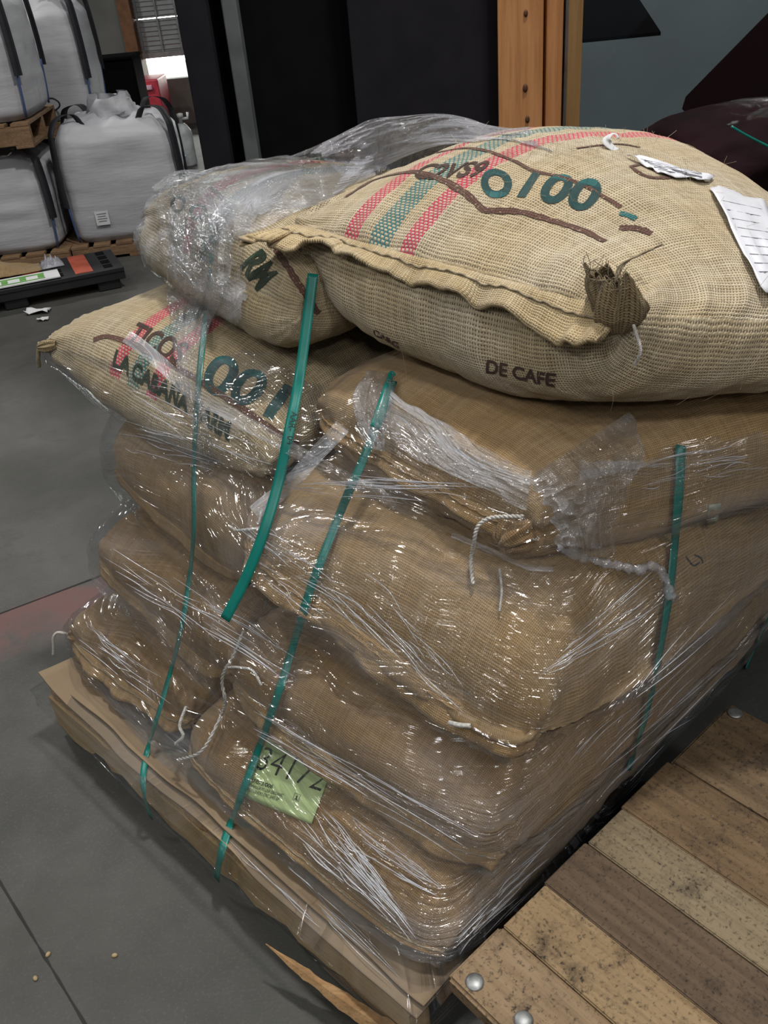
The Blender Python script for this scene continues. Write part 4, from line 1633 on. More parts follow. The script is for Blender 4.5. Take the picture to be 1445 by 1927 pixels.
def stroke(S, pts, wpx, mat, name='printed_line', off=0.0012, n=60):
    P_ = spline(pts, n)
    P3, NN = [], []
    for x, y in P_:
        h = hit_px(S['tree'], x, y)
        if h is None:
            continue
        P3.append(h[0] + h[1] * off)
        NN.append(h[1])
    if len(P3) < 3:
        print('stroke missed', pts[0])
        return
    P3 = np.array(P3)
    wm = wpx * np.mean(np.linalg.norm(P3 - CAM, axis=1)) / FPX
    V, uvs, L = [], [], 0
    m = len(P3)
    for i in range(m):
        t_ = P3[min(i + 1, m - 1)] - P3[max(i - 1, 0)]
        t_ /= np.linalg.norm(t_) + 1e-9
        wv = np.cross(NN[i], t_)
        wv /= np.linalg.norm(wv) + 1e-9
        if i:
            L += np.linalg.norm(P3[i] - P3[i - 1])
        for k in np.linspace(-0.5, 0.5, 5):
            q = P3[i] + wv * wm * k * (1 + 0.25 * vnoise(i * 0.4, k, 3))
            h = S['tree'].ray_cast(Vector(q + NN[i] * 0.03), Vector(-NN[i]), 0.06)
            V.append(np.array(h[0]) + NN[i] * off if h[0] is not None else q)
            uvs.append((L, wm * k))
    return mesh_from(name, V, grid_faces(m, 5), mat, S['root'], True, uvs)


# prints on the top sack
lettering(sA, 'O', (903, 370), (962, 378), (908, 316), M_ink_teal, 0.05)
lettering(sA, '100', (972, 372), (1112, 400), (1004, 322), M_ink_teal, 0.03)
stroke(sA, [(1166, 402), (1180, 405), (1197, 413)], 13, M_ink_teal, 'printed_dash')
stroke(sA, [(650, 372), (700, 341), (746, 328), (784, 324), (826, 336), (864, 357), (890, 376), (913, 398)], 11, M_ink_brown)
stroke(sA, [(913, 398), (936, 397), (982, 400), (1043, 417), (1100, 436), (1138, 455)], 13, M_ink_brown)
stroke(sA, [(1165, 430), (1195, 430), (1226, 440)], 13, M_ink_brown)
stroke(sA, [(700, 334), (795, 296), (867, 280), (913, 284), (966, 303), (1004, 322), (1065, 336), (1118, 360), (1168, 391)], 7, M_ink_brown)
lettering(sA, 'C2VS9', (772, 338), (900, 334), (800, 310), M_ink_brown, 0.03)
lettering(sA, 'DE CAFE', (915, 702), (1045, 728), (917, 676), M_ink_brown, 0.03)
lettering(sA, 'CARG', (704, 630), (752, 656), (703, 617), M_ink_brown, 0.03)
stroke(sA, [(1085, 280), (1130, 274), (1168, 272), (1205, 278)], 6, M_ink_brown)
stroke(sA, [(1185, 314), (1222, 334), (1280, 334)], 7, M_ink_brown)
stroke(sA, [(1185, 314), (1210, 312), (1238, 327)], 6, M_ink_brown)
# prints on the cream sack of the fourth layer
lettering(sC, 'LA CABAÑA FARM', (212, 690), (432, 832), (222, 650), M_ink_green, 0.045)
stroke(sC, [(176, 640), (205, 634), (255, 650), (330, 690), (420, 745), (500, 800), (560, 838)], 11, M_ink_brown)
lettering(sC, '001', (372, 728), (512, 792), (408, 660), M_ink_teal, 0.03)
lettering(sC, 'TICOS', (236, 640), (335, 690), (262, 606), M_ink_brown, 0.03)
# prints on the cream sack at left of the top layer
lettering(sB, 'RM', (452, 502), (484, 550), (494, 468), M_ink_green, 0.05)
stroke(sB, [(518, 468), (545, 508), (575, 555), (600, 590)], 12, M_ink_brown)
lettering(sB, 'O', (322, 402), (352, 404), (326, 368), M_ink_green, 0.05)
lettering(sB, 'O1', (352, 412), (402, 430), (362, 378), M_ink_green, 0.03)
stroke(sB, [(395, 352), (412, 368), (425, 385)], 9, M_ink_brown)
# faint recycling mark on the big tan sack
stroke(sF, [(1290, 1048), (1304, 1064), (1316, 1058)], 3, M_ink_black, 'printed_mark')
stroke(sF, [(1306, 1044), (1318, 1050), (1322, 1060)], 3, M_ink_black, 'printed_mark')

# small woven tag sewn on the side of the upper tan sack
tg = ((1334, 950), (1357, 947), (1350, 984), (1327, 990))

# tied corners and strings
def corner_pt(S, x, y):
    h = hit_px(S['tree'], x, y)
    return h[0] if h else None


def V3d(a, b, z):
    return np.array([AX[0] * a + BX[0] * b, AX[1] * a + BX[1] * b, z])


fr = sA['top'][0]
torn_ear(sA, fr[0] + V3d(0.012, 0.005, -0.018), V3d(0.05, -0.22, 0.9), 0.034, 0.082, M_ear, 3)
for k, (dx, dy) in enumerate(((0, 0), (6, -4), (-5, 3))):
    p = fr[0] + V3d(0.0, -0.03, 0.05)
    bm = bmesh.new()
    add_tube(bm, spline([p, p + V3d(0.0, 0.01 + 0.01 * k, 0.02), p + V3d(-0.025 - 0.01 * k, 0.03, 0.035 + 0.006 * k)], 12), 0.0013, 5)
    bm_obj('loose_thread', bm, M_jute, sA['root'], True)
twisted(sA, [fr[0] + V3d(-0.03, -0.03, 0.0), fr[0] + V3d(-0.045, -0.035, -0.03), fr[0] + V3d(-0.035, -0.03, -0.055)], 0.0018, M_twine)
fr = sD['top'][0]
ear(sD, fr[0] + V3d(0.03, 0.015, 0), V3d(0.25, -0.9, -0.3), 0.030, 0.06, M_tan_d, 5)
fr = sF['top'][0]
ear(sF, fr[0] + V3d(0.035, 0.02, 0), V3d(0.15, -0.9, -0.25), 0.024, 0.05, M_tan_d, 7)
fr = sI['top'][0]
ear(sI, fr[-1] + V3d(-0.03, 0.02, 0), V3d(0.8, -0.45, -0.15), 0.024, 0.055, M_tan_d, 9)
fr = sG['top'][0]
fr = sH['top'][0]
ear(sH, fr[-1] + V3d(-0.03, 0.02, 0), V3d(0.6, -0.7, -0.2), 0.020, 0.05, M_tan_d, 12)
fr = sC['top'][0]
ctip = fr[-1]
ear(sC, ctip + V3d(-0.03, 0.01, 0.0), V3d(0.8, -0.5, -0.15), 0.014, 0.05, M_ear, 15)
twisted(sC, [ctip + V3d(0.015, -0.01, 0), ctip + V3d(0.02, -0.02, -0.03), ctip + V3d(0.03, -0.02, -0.055)], 0.0035, M_jute)


# ---------------------------------------------------------------- taut outline of the stack (for the wrap and the straps)
def hull_of(tree, zs, ncol, conv=1.0, vconv=0.35, off=0.006):
    th = np.linspace(0, 2 * math.pi, ncol, endpoint=False)
    R = np.zeros((len(zs), ncol))
    cen = []
    for i, z in enumerate(zs):
        ca, cb = 0.50, 0.58 + 0.30 * (z - 0.15)
        cen.append((ca, cb))
        for j, t_ in enumerate(th):
            da, db = math.cos(t_), math.sin(t_)
            o = W3(ca + da * 1.8, cb + db * 1.8, z)
            d = V3d(-da, -db, 0)
            h = tree.ray_cast(Vector(o), Vector(d), 1.8)
            R[i, j] = 1.8 - h[3] if h[0] is not None else 0.05
    raw = R.copy()
    for i in range(len(zs)):
        pts = sorted({(round(R[i, j] * math.cos(th[j]), 5), round(R[i, j] * math.sin(th[j]), 5)) for j in range(ncol)})
        def half(pp):
            h_ = []
            for p in pp:
                while len(h_) >= 2 and (h_[-1][0] - h_[-2][0]) * (p[1] - h_[-2][1]) - (h_[-1][1] - h_[-2][1]) * (p[0] - h_[-2][0]) <= 0:
                    h_.pop()
                h_.append(p)
            return h_
        lo, up_ = half(pts), half(pts[::-1])
        H_ = np.array(lo[:-1] + up_[:-1])
        E = np.roll(H_, -1, 0) - H_
        new = np.zeros(ncol)
        for j in range(ncol):
            d = np.array([math.cos(th[j]), math.sin(th[j])])
            den = d[0] * E[:, 1] - d[1] * E[:, 0]
            with np.errstate(divide='ignore', invalid='ignore'):
                t_ = (H_[:, 0] * E[:, 1] - H_[:, 1] * E[:, 0]) / den
                s_ = (H_[:, 0] * d[1] - H_[:, 1] * d[0]) / den
            okk = (np.abs(den) > 1e-9) & (t_ > 0) & (s_ >= -1e-6) & (s_ <= 1 + 1e-6)
            new[j] = t_[okk].max() if okk.any() else R[i, j]
        R[i] = raw[i] * (1 - conv) + np.maximum(new, raw[i]) * conv
    # vertical pull: the sheet spans the hollows between layers part of the way
    env = R.copy()
    zz = np.asarray(zs)
    for j in range(ncol):
        h_ = []
        for i in range(len(zs)):
            while len(h_) >= 2:
                a, b = h_[-2], h_[-1]
                if (R[b, j] - R[a, j]) * (zz[i] - zz[a]) <= (R[i, j] - R[a, j]) * (zz[b] - zz[a]):
                    h_.pop()
                else:
                    break
            h_.append(i)
        env[:, j] = np.interp(zz, zz[h_], R[h_, j])
    R = R * (1 - vconv) + env * vconv
    for _ in range(3):
        R = 0.25 * np.roll(R, 1, 1) + 0.5 * R + 0.25 * np.roll(R, -1, 1)
        R[1:-1] = 0.25 * R[:-2] + 0.5 * R[1:-1] + 0.25 * R[2:]
    R = np.maximum(R, raw + 0.004) + off
    return th, R, cen


deckV, deckF = [], []
for bb in ((-0.024, PL + 0.006, -0.022, PD, 0.015, 0.150),):
    a0, a1, b0_, b1_, z0, z1 = bb
    deckV = [W3(a, b, z) for z in (z0, z1) for a, b in ((a0, b0_), (a1, b0_), (a1, b1_), (a0, b1_))]
    deckF = [(0, 1, 2, 3), (4, 5, 6, 7), (0, 1, 5, 4), (1, 2, 6, 5), (2, 3, 7, 6), (3, 0, 4, 7)]
EXTRA = []
for S_ in (sI, sJ, sG, sH, sE, sF, sD):
    for o_ in S_['root'].children:
        if o_.name.startswith('mouth_hem') or (o_.name.startswith('ear') and S_ in (sD, sF, sH)):
            EXTRA.append(([v.co.copy() for v in o_.data.vertices], [tuple(p.vertices) for p in o_.data.polygons]))
hullsrc = bvh_of(BVHS[:8] + EXTRA + [(deckV, deckF)])
ZS = np.linspace(0.03, 0.955, 124)
NCOL = 640
TH, RR, CEN = hull_of(hullsrc, ZS, NCOL, 1.0, 0.24)


def hull_pts(R, extra=0.0):
    out = np.zeros((len(ZS), NCOL, 3))
    for i in range(len(ZS)):
        out[i] = W3v(CEN[i][0] + np.cos(TH) * (R[i] + extra), CEN[i][1] + np.sin(TH) * (R[i] + extra), np.full(NCOL, ZS[i]))
    return out


HP = hull_pts(RR)
HF = grid_faces(len(ZS), NCOL, True)
HTREE = bvh_of([([p for p in HP.reshape(-1, 3)], HF)])
TREE_H = bvh_of(BVHS + [([p for p in HP.reshape(-1, 3)], HF)])

# ---------------------------------------------------------------- straps
def strap_on(pts, label, width=0.0165, off=0.002, n=90, tree=None, closed_end=True):
    P_ = spline(pts, n)
    tr_ = tree or HTREE
    root = empty('packing_strap', tuple(surf_pts(tr_, [tuple(p) for p in P_])[-1]), label, 'strap', 'green packing straps')
    P3 = smooth_line(surf_pts(tr_, [tuple(p) for p in P_], off), 6)
    NN = []
    for x, y in P_:
        h = hit_px(tr_, x, y)
        NN.append(h[1] if h else (NN[-1] if NN else -ray(x, y)))
    NN = smooth_line(np.array(NN), 12)
    ribbon('strap_band', P3, width, M_strap, root, NN, 0.0008)
    return root, P3, NN


strap_on([(706, 800), (690, 850), (650, 940), (610, 1040), (580, 1120), (550, 1220), (525, 1300), (490, 1400), (460, 1480), (430, 1560), (412, 1620), (407, 1655)],
         'green plastic strap under the film, running down past the pale green label', 0.0165)
strap_on([(398, 478), (386, 600), (372, 740), (365, 880), (364, 1010), (352, 1120), (335, 1210), (305, 1320), (280, 1400), (268, 1465), (272, 1505), (284, 1540)],
         'thin green plastic strap under the film, leftmost one on the left face', 0.013, 0.002, 110, bvh_of([([p for p in HP.reshape(-1, 3)], HF), BVHS[8]]))
strap_on([(1281, 838), (1278, 920), (1268, 1040), (1258, 1130), (1240, 1240), (1215, 1350), (1182, 1450)],
         'green plastic strap down the right face, beside the torn film tail', 0.0155)
strap_on([(1452, 1150), (1440, 1180), (1424, 1215), (1404, 1258)], 'green plastic strap at the far right edge of the wrapped stack', 0.0165)
# clipped strap stub poking through the film
P3 = surf_pts(TREE_H, [(706, 805), (718, 770), (728, 740), (738, 715)], 0.012)
stub = empty('strap_stub', tuple(P3[0]), 'short cut end of green strap poking through the torn film on the upper tan sack', 'strap')
ribbon('strap_band', spline(P3, 14), 0.0185, M_strap, stub, [-ray(720, 760)] * 14, 0.0009)
P4 = surf_pts(TREE_H, [(733, 716), (736, 702), (741, 708)], 0.02)
ribbon('torn_tip', spline(P4, 10), 0.009, M_strap, stub, [-ray(720, 700)] * 10, 0.0009)
# loose cut strap hanging in front
raws = [(589, 515, 1.0), (576, 620, 0.93), (562, 720, 0.86), (546, 800, 0.80), (526, 900, 0.735), (497, 1000, 0.665), (462, 1090, 0.60), (423, 1166, 0.55)]
Pq = []
for x, y, z in raws:
    p = at_z(x, y, z)
    h = hit_px(TREE_H, x, y)
    if h is not None:
        dmax = np.linalg.norm(h[0] - CAM) - 0.02
        d0_ = np.linalg.norm(p - CAM)
        p = CAM + ray(x, y) * min(d0_, dmax)
    Pq.append(p)
P3 = smooth_line(spline(Pq, 80), 20)
Lroot = empty('packing_strap', tuple(P3[-1]), 'loose green strap with a cut end hanging free in front of the film', 'strap', 'green packing straps')
nv = [-ray(500, 850) * 0.8 + V3d(0.25, -0.2, 0.15)] * 80
nv = [v / np.linalg.norm(v) for v in nv]
ls = ribbon('strap_band', P3, 0.0195, M_strap, Lroot, nv, 0.0009)
dgm = ls.data
LT = bvh_of([([v.co for v in dgm.vertices], [tuple(p.vertices) for p in dgm.polygons])])
lettering(None, 'AAR-104', (549, 774), (540, 836), (561, 776), M_blackink, 0.0, 0.0008, 'printed_code', 0, LT, Lroot, 0.02)

# ---------------------------------------------------------------- label and documents
def paper_patch(name, tree, quad, mat, parent, off, n=14, m=14, curl=0.0, thick=0.0004):
    TL, TR, BR, BL = [np.array(q, float) for q in quad]
    px_ = []
    for i in range(n):
        for j in range(m):
            f, g = j / (m - 1), i / (n - 1)
            px_.append(tuple((TL * (1 - f) + TR * f) * (1 - g) + (BL * (1 - f) + BR * f) * g))
    P3 = surf_pts(tree, px_, off).reshape(n, m, 3)
    for _ in range(4):
        P3[1:-1, 1:-1] = 0.5 * P3[1:-1, 1:-1] + 0.125 * (P3[:-2, 1:-1] + P3[2:, 1:-1] + P3[1:-1, :-2] + P3[1:-1, 2:])
    if curl:
        for i in range(n):
            for j in range(m):
                P3[i, j] += np.array([0, 0, curl]) * vnoise(i * 0.5, j * 0.5, 9)
    uv = [(j / m * 0.1, i / n * 0.1) for i in range(n) for j in range(m)]
    V = P3.reshape(-1, 3)
    o = mesh_from(name, V, grid_faces(n, m), mat, parent, True, uv)
    md = o.modifiers.new('t', 'SOLIDIFY')
    md.thickness = thick
    md.offset = 0
    return o, bvh_of([(list(V), grid_faces(n, m))]), V[0]


M_lab = plain('pale_green_paper', (0.47, 0.60, 0.28), 0.6, noise=0.05, nscale=4)
tJ = bvh_of([BVHS[1], BVHS[3]])
labroot = empty('lot_label', tuple(surf_pts(tJ, [(540, 1470)])[0]), 'pale green paper label numbered 34172 under the film on the bottom sack', 'label')
lo, LTR, _ = paper_patch('label_paper', tJ, ((507, 1383), (624, 1447), (586, 1551), (452, 1497)), M_lab, labroot, 0.004)
kw = dict(tree=LTR, parent=labroot, off=0.0010, maxe=0.01)
lettering(None, '34172', (482, 1447), (603, 1490), (500, 1405), M_blackink, -0.01, name='printed_number', **kw)
lettering(None, '017/073/006', (467, 1470), (512, 1484), (470, 1463), M_blackink, 0.01, name='printed_line', **kw)
lettering(None, 'NICARAGUA FT-USA ORGANIC', (465, 1478), (532, 1500), (467, 1473), M_blackink, 0, name='printed_line', **kw)
lettering(None, '69 KG GRADO EXC SHG EP', (463, 1486), (524, 1507), (465, 1481), M_blackink, 0, name='printed_line', **kw)
bm = bmesh.new()
for a, b in (((0, 0), (1, 0.05)), ((0, 0.95), (1, 1)), ((0, 0), (0.06, 1)), ((0.94, 0), (1, 1)), ((0.2, 0.15), (0.8, 0.25)), ((0.4, 0.25), (0.6, 0.75))):
    vs = [bm.verts.new((x, y, 0)) for x, y in ((a[0], a[1]), (b[0], a[1]), (b[0], b[1]), (a[0], b[1]))]
    bm.faces.new(vs)
qd = quad_axes(LTR, (551, 1505), (562, 1509), (555, 1492))
decal(LTR, bm, qd[0], qd[1], qd[2], 0.001, 0.01, labroot, 'printed_symbol', M_blackink)

M_docs = plain('document_paper', (0.66, 0.67, 0.72), 0.45, noise=0.04)
tA = sA['tree']
for nm, quad, lab_, nlines in (('document_sheet', ((1178, 290), (1345, 330), (1335, 340), (1243, 325)), 'white document sheet lying flat near the crest of the striped top sack', 5),
                               ('document_pouch', ((1335, 350), (1440, 376), (1505, 545), (1440, 552)), 'clear pouch with printed papers on the right shoulder of the striped top sack', 9)):
    r_ = empty(nm, tuple(surf_pts(tA, [quad[0]])[0]), lab_, 'document')
    o, dt_, _ = paper_patch('paper', tA, quad, M_docs, r_, 0.018, curl=0.004)
    TL, TR, BR, BL = [np.array(q, float) for q in quad]
    for k in range(nlines):
        g = 0.12 + 0.76 * k / nlines
        a, b = TL * (1 - g) + BL * g, TR * (1 - g) + BR * g
        pl = [tuple(a + (b - a) * f) for f in np.linspace(0.12, 0.85 - 0.2 * (k % 3 == 2), 12)]
        P3 = surf_pts(dt_, pl, 0.0008)
        ribbon('printed_line', P3, 0.0022, plain('grey_text', (0.28, 0.28, 0.32), 0.7), r_, [np.array([0, 0, 1.0])] * 12, 0.0002)
paper_patch('sewn_tag', sD['tree'], tg, plain('pale_tag', (0.33, 0.35, 0.28), 0.8, noise=0.25, nscale=60), sD['root'], 0.002, 6, 6)
# curled paper strip on the crest
cs = hit_px(tA, 1158, 282)
if cs is not None:
    p = cs[0]
    r_ = empty('paper_strip', tuple(p), 'small curled white paper strip standing up on the crest of the top sack', 'scrap')
    X_, Z_ = RGT, UPV
    s_ = [p + X_ * a * 0.001 + Z_ * b * 0.001 for a, b in ((4, -2), (-8, 6), (-14, 14), (-12, 20), (-4, 26), (2, 24), (5, 18))]
    ribbon('strip', spline(s_, 24), np.interp(np.linspace(0, 1, 24), [0, 0.4, 0.7, 1], [0.016, 0.018, 0.005, 0.005]), M_paper, r_, [-FWD * 0.6 + Z_ * 0.5] * 24, 0.0004)
# stray jute fibres on the top sack
bm = bmesh.new()
for k in range(420):
    x, y = (rng.uniform(640, 1440), rng.uniform(262, 760)) if k % 3 else (rng.uniform(800, 1240), rng.uniform(262, 300))
    h = hit_px(tA, x, y)
    if h is None:
        continue
    p, nn, _ = h
    tdir = rng.normal(size=3)
    tdir -= nn * (tdir @ nn)
    tdir /= np.linalg.norm(tdir)
    L = rng.uniform(0.008, 0.035)
    b2 = rng.normal(size=3) * 0.35
    pts = [p - nn * 0.001, p + (tdir * 0.5 + nn * 0.25) * L, p + (tdir + nn * rng.uniform(0.1, 0.7) + b2) * L]
    add_tube(bm, spline(pts, 7), 0.00022, 3, False)
fz = bm_obj('loose_fibres', bm, plain('jute_fibre', (0.5, 0.42, 0.29), 0.8), sA['root'], True)
fz['kind'] = 'stuff'


def string_on(S, pts, r=0.0024, off=0.006, tree=None, name='tie_string', mat=None):
    P3 = smooth_line(surf_pts(tree or TREE_H, [tuple(p) for p in spline(pts, 60)], off), 4)
    return twisted(S, list(P3[::3]) + [P3[-1]], r, mat or M_twine, name)


string_on(sD, [(985, 972), (950, 972), (918, 976), (898, 992), (892, 1020), (886, 1055), (890, 1100)], 0.0026)
e_ = sI['top'][0][-1]
twisted(sI, [e_ + V3d(*q) for q in ((0.012, -0.012, -0.004), (0.03, -0.03, 0.004), (0.042, -0.04, -0.012), (0.045, -0.045, -0.035), (0.052, -0.05, -0.062))], 0.0026, M_twine)
string_on(sH, [(458, 1188), (440, 1232), (418, 1272), (420, 1300), (424, 1325), (405, 1370), (378, 1415), (335, 1430)], 0.0026, 0.003)
string_on(sH, [(424, 1255), (450, 1256), (475, 1262), (492, 1290)], 0.002, 0.003)
string_on(sG, [(350, 1330), (338, 1365), (345, 1385), (330, 1400)], 0.0026, 0.003)
string_on(sF, [(432, 990), (446, 998), (470, 996), (488, 994)], 0.0022, 0.003)
string_on(sF, [(492, 958), (490, 975), (486, 985)], 0.0022, 0.003)
string_on(sF, [(940, 1070), (944, 1110), (940, 1150)], 0.0016, 0.002)
string_on(sF, [(845, 1360), (862, 1364), (884, 1366)], 0.003, 0.004)

# ---------------------------------------------------------------- clear stretch wrap
wrap = empty('stretch_wrap', tuple(W3(0.5, 0.6, 0.13)), 'clear stretch wrap around the sack stack, torn open at the top', 'plastic wrap')
TOPX = [-200, 205, 236, 244, 330, 400, 430, 480, 600, 640, 690, 745, 790, 830, 920, 1000, 1050, 1090, 1180, 1260, 1330, 1700]
TOPY = [700, 775, 760, 560, 560, 560, 600, 640, 715, 740, 735, 765, 790, 805, 855, 892, 905, 880, 860, 838, 815, 805]
MPs = hull_pts(RR, 0.005)
arc = TH * 0.72
AA, ZZ = np.meshgrid(arc, ZS)
fold = 0.0022 * (1 - np.abs(vnoise(AA * 3.0 + 4 * ZZ, ZZ * 26 + AA * 2.2, 3)) * 2) + 0.0010 * vnoise(AA * 7, ZZ * 60 + 5 * AA, 8)
MPs = hull_pts(RR + fold, 0.0085)
VX, VY = pix(MPs)
facing = np.cos(TH[None, :] + 0 * ZS[:, None])
keepv = np.zeros(VX.shape, bool)
jag = 9 * fbm(AA * 14, AA * 3, 4, 3)
cw = (CAM - MPs)
outw = W3v(np.cos(TH), np.sin(TH), np.zeros(NCOL)) - W3v(np.zeros(NCOL), np.zeros(NCOL), np.zeros(NCOL))
front = np.einsum('ijk,jk->ij', cw, outw) > 0
topy = np.interp(VX, TOPX, TOPY) + jag
keepv = np.where(front, VY > topy, ZZ < 0.86)
# bottom edge hangs unevenly
keepv &= ZZ > 0.095 + 0.02 * vnoise(AA * 3, AA * 0, 6)
FFm = []
for i in range(len(ZS) - 1):
    for j in range(NCOL):
        k = (j + 1) % NCOL
        if keepv[i, j] and keepv[i, k] and keepv[i + 1, k] and keepv[i + 1, j]:
            FFm.append((i * NCOL + j, i * NCOL + k, (i + 1) * NCOL + k, (i + 1) * NCOL + j))
mo = mesh_from('side_sheet', MPs.reshape(-1, 3), FFm, M_film, wrap, True, np.stack([AA, ZZ], -1).reshape(-1, 2))
bm = bmesh.new()
bm.from_mesh(mo.data)
bmesh.ops.delete(bm, geom=[v for v in bm.verts if not v.link_faces], context='VERTS')
bm.to_mesh(mo.data)
bm.free()

SH = dict(root=wrap)


def film_patch(name, railL, railR, mat, off=0.012, amp=0.012, nr=70, nc=40, seed=0, tree=None, freq=7, rag=5, fold_dir=0):
    A_ = spline(railL, nr)
    B_ = spline(railR, nr)
    px_ = []
    for i in range(nr):
        for j in range(nc):
            f = j / (nc - 1)
            e_ = rag * fbm(i * 0.35, f * 3, seed + 40, 2) * (abs(f - 0.5) * 2) ** 3
            p = A_[i] * (1 - f) + B_[i] * f
            d = B_[i] - A_[i]
            d = d / (np.linalg.norm(d) + 1e-6)
            px_.append(tuple(p + d * e_))
    tr_ = tree or TREE_H
    P3 = surf_pts(tr_, px_, off).reshape(nr, nc, 3)
    for _ in range(10):
        Q = P3.copy()
        Q[1:-1] = 0.25 * P3[:-2] + 0.5 * P3[1:-1] + 0.25 * P3[2:]
        P3 = Q.copy()
        Q[:, 1:-1] = 0.25 * P3[:, :-2] + 0.5 * P3[:, 1:-1] + 0.25 * P3[:, 2:]
        P3 = Q
    wid = np.linalg.norm(P3[nr // 2, -1] - P3[nr // 2, 0])
    lng = np.linalg.norm(P3[-1, nc // 2] - P3[0, nc // 2])
    uv = []
    for i in range(nr):
        for j in range(nc):
            s_, t_ = i / (nr - 1) * lng, j / (nc - 1) * wid
            fx_, fy_ = (freq * 0.4, freq * 2.2) if fold_dir == 0 else (freq * 2.2, freq * 0.4)
            r1 = 1 - 2 * abs(vnoise(s_ * fx_ * 3 + 3 * t_, t_ * fy_ * 5, seed))
            r2 = 1 - 2 * abs(vnoise(s_ * 60, t_ * 75, seed + 7))
            d = ray(*px_[i * nc + j])
            P3[i, j] -= d * amp * max(-0.4, (0.6 * r1 + 0.4 * r2 + 0.3))
            uv.append((s_, t_))
    return mesh_from(name, P3.reshape(-1, 3), grid_faces(nr, nc), mat, wrap, True, uv)


film_patch('torn_scrap', [(318, 400), (316, 500), (318, 600), (332, 690), (350, 760), (372, 850), (386, 890)],
           [(440, 400), (432, 520), (400, 600), (378, 690), (382, 760), (402, 840), (404, 897)], M_film_c, 0.012, 0.016, 110, 46, 1)
film_patch('torn_scrap', [(690, 695), (664, 750), (672, 800), (690, 842)], [(742, 702), (738, 755), (726, 800), (722, 850)], M_film_c, 0.012, 0.014, 50, 36, 2)
film_patch('torn_scrap', [(735, 738), (830, 792), (920, 848), (1000, 888)], [(718, 832), (800, 872), (900, 915), (990, 965)], M_film_t, 0.010, 0.006, 80, 40, 3)
film_patch('torn_scrap', [(985, 905), (1030, 955), (1045, 1000), (1048, 1035)], [(1182, 776), (1215, 850), (1165, 960), (1158, 1050)], M_film_c, 0.02, 0.028, 80, 60, 4, None, 5, 12)
film_patch('torn_scrap', [(1090, 866), (1150, 868), (1200, 868), (1256, 876)], [(1090, 905), (1150, 892), (1205, 880), (1258, 880)], M_film_c, 0.012, 0.012, 50, 16, 5)


def band(pts, wpx, off, mat=None):
    P_ = spline(pts, 120)
    t_ = np.gradient(P_, axis=0)
    nn = np.stack([-t_[:, 1], t_[:, 0]], -1)
    nn /= np.linalg.norm(nn, axis=1, keepdims=True)
    h = wpx / 2
    return film_patch('rolled_edge', [tuple(p) for p in (P_ - nn * h)[::6]], [tuple(p) for p in (P_ + nn * h)[::6]], mat or M_film_b, off, 0.004, 120, 10, int(pts[0][0]), None, 4, 1)


band([(238, 632), (300, 680), (360, 735), (470, 800), (590, 868), (720, 935), (850, 1006)], 26, 0.012)
band([(478, 965), (540, 915), (600, 850), (652, 795)], 30, 0.010)
band([(850, 1006), (920, 1035), (990, 1066), (1050, 1072)], 10, 0.010)
# torn tail hanging from the scrap
tp = surf_pts(TREE_H, [tuple(p) for p in spline([(1050, 1032), (1100, 1050), (1160, 1064), (1200, 1072), (1232, 1064), (1250, 1085), (1258, 1110), (1264, 1128)], 60)], 0.018)
bm = bmesh.new()
tp = smooth_line(tp, 3)
add_tube(bm, tp, [0.006 + 0.004 * vnoise(i * 0.5, 0, 3) for i in range(60)], 9)
for v in bm.verts:
    v.co += Vector(rng.normal(size=3) * 0.0018)
bm_obj('twisted_tail', bm, M_film_c, wrap, True)

# sheet drawn over the left top sack
tB = sB['body'].data
co_ = np.array([v.co for v in tB.vertices])
no_ = np.array([v.normal for v in tB.vertices])
uvB = to_ab(co_)
ang_ = np.arctan2(uvB[1] - 0.8, uvB[0] - 0.9) * 0.5
off_ = 0.006 + 0.004 * (1 - 2 * np.abs(vnoise(ang_ * 12, co_[:, 2] * 30, 5)))
sh = co_ + no_ * off_[:, None]
px_, py_ = pix(sh)
lim = np.interp(py_, [250, 300, 380, 440, 520, 560, 650, 760], [640, 600, 520, 470, 462, 470, 430, 420]) + 10 * fbm(py_ * 0.05, py_ * 0.01, 4, 2)
keep = px_ < lim
Fs = [tuple(p.vertices) for p in tB.polygons if all(keep[i] for i in p.vertices)]
ho = mesh_from('top_sheet', sh, Fs, M_film_t, wrap, True, np.stack([ang_ * 1.5, co_[:, 2]], -1))
bm = bmesh.new()
bm.from_mesh(ho.data)
bmesh.ops.delete(bm, geom=[v for v in bm.verts if not v.link_faces], context='VERTS')
bm.to_mesh(ho.data)
bm.free()

# loose sheet gathered up behind the top sack
sil = [(285, 352), (330, 322), (400, 318), (450, 308), (520, 300), (560, 288), (620, 262), (660, 242), (700, 224), (760, 218), (830, 214), (880, 226), (920, 248), (960, 258), (1000, 250), (1045, 276)]
bs = [0.62, 0.70, 0.80, 0.85, 0.9, 0.92, 0.95, 0.96, 0.98, 1.0, 1.02, 1.05, 1.08, 1.08, 1.08, 1.10]
nsil = 120
S1 = spline([at_b(x, y, b) for (x, y), b in zip(sil, bs)], nsil)
low = [(300, 420), (345, 440), (400, 460), (440, 455), (470, 440), (505, 425), (545, 405), (580, 390), (620, 375), (660, 345), (700, 325), (760, 296), (820, 275), (880, 268), (950, 262), (1040, 285)]
S2 = smooth_line(surf_pts(TREE_ALL, [tuple(p) for p in spline(low, nsil)], 0.008), 6)
S0 = S1 + V3d(0.02, 0.16, -0.14)
rows_n = 60
Vt, uvt = [], []
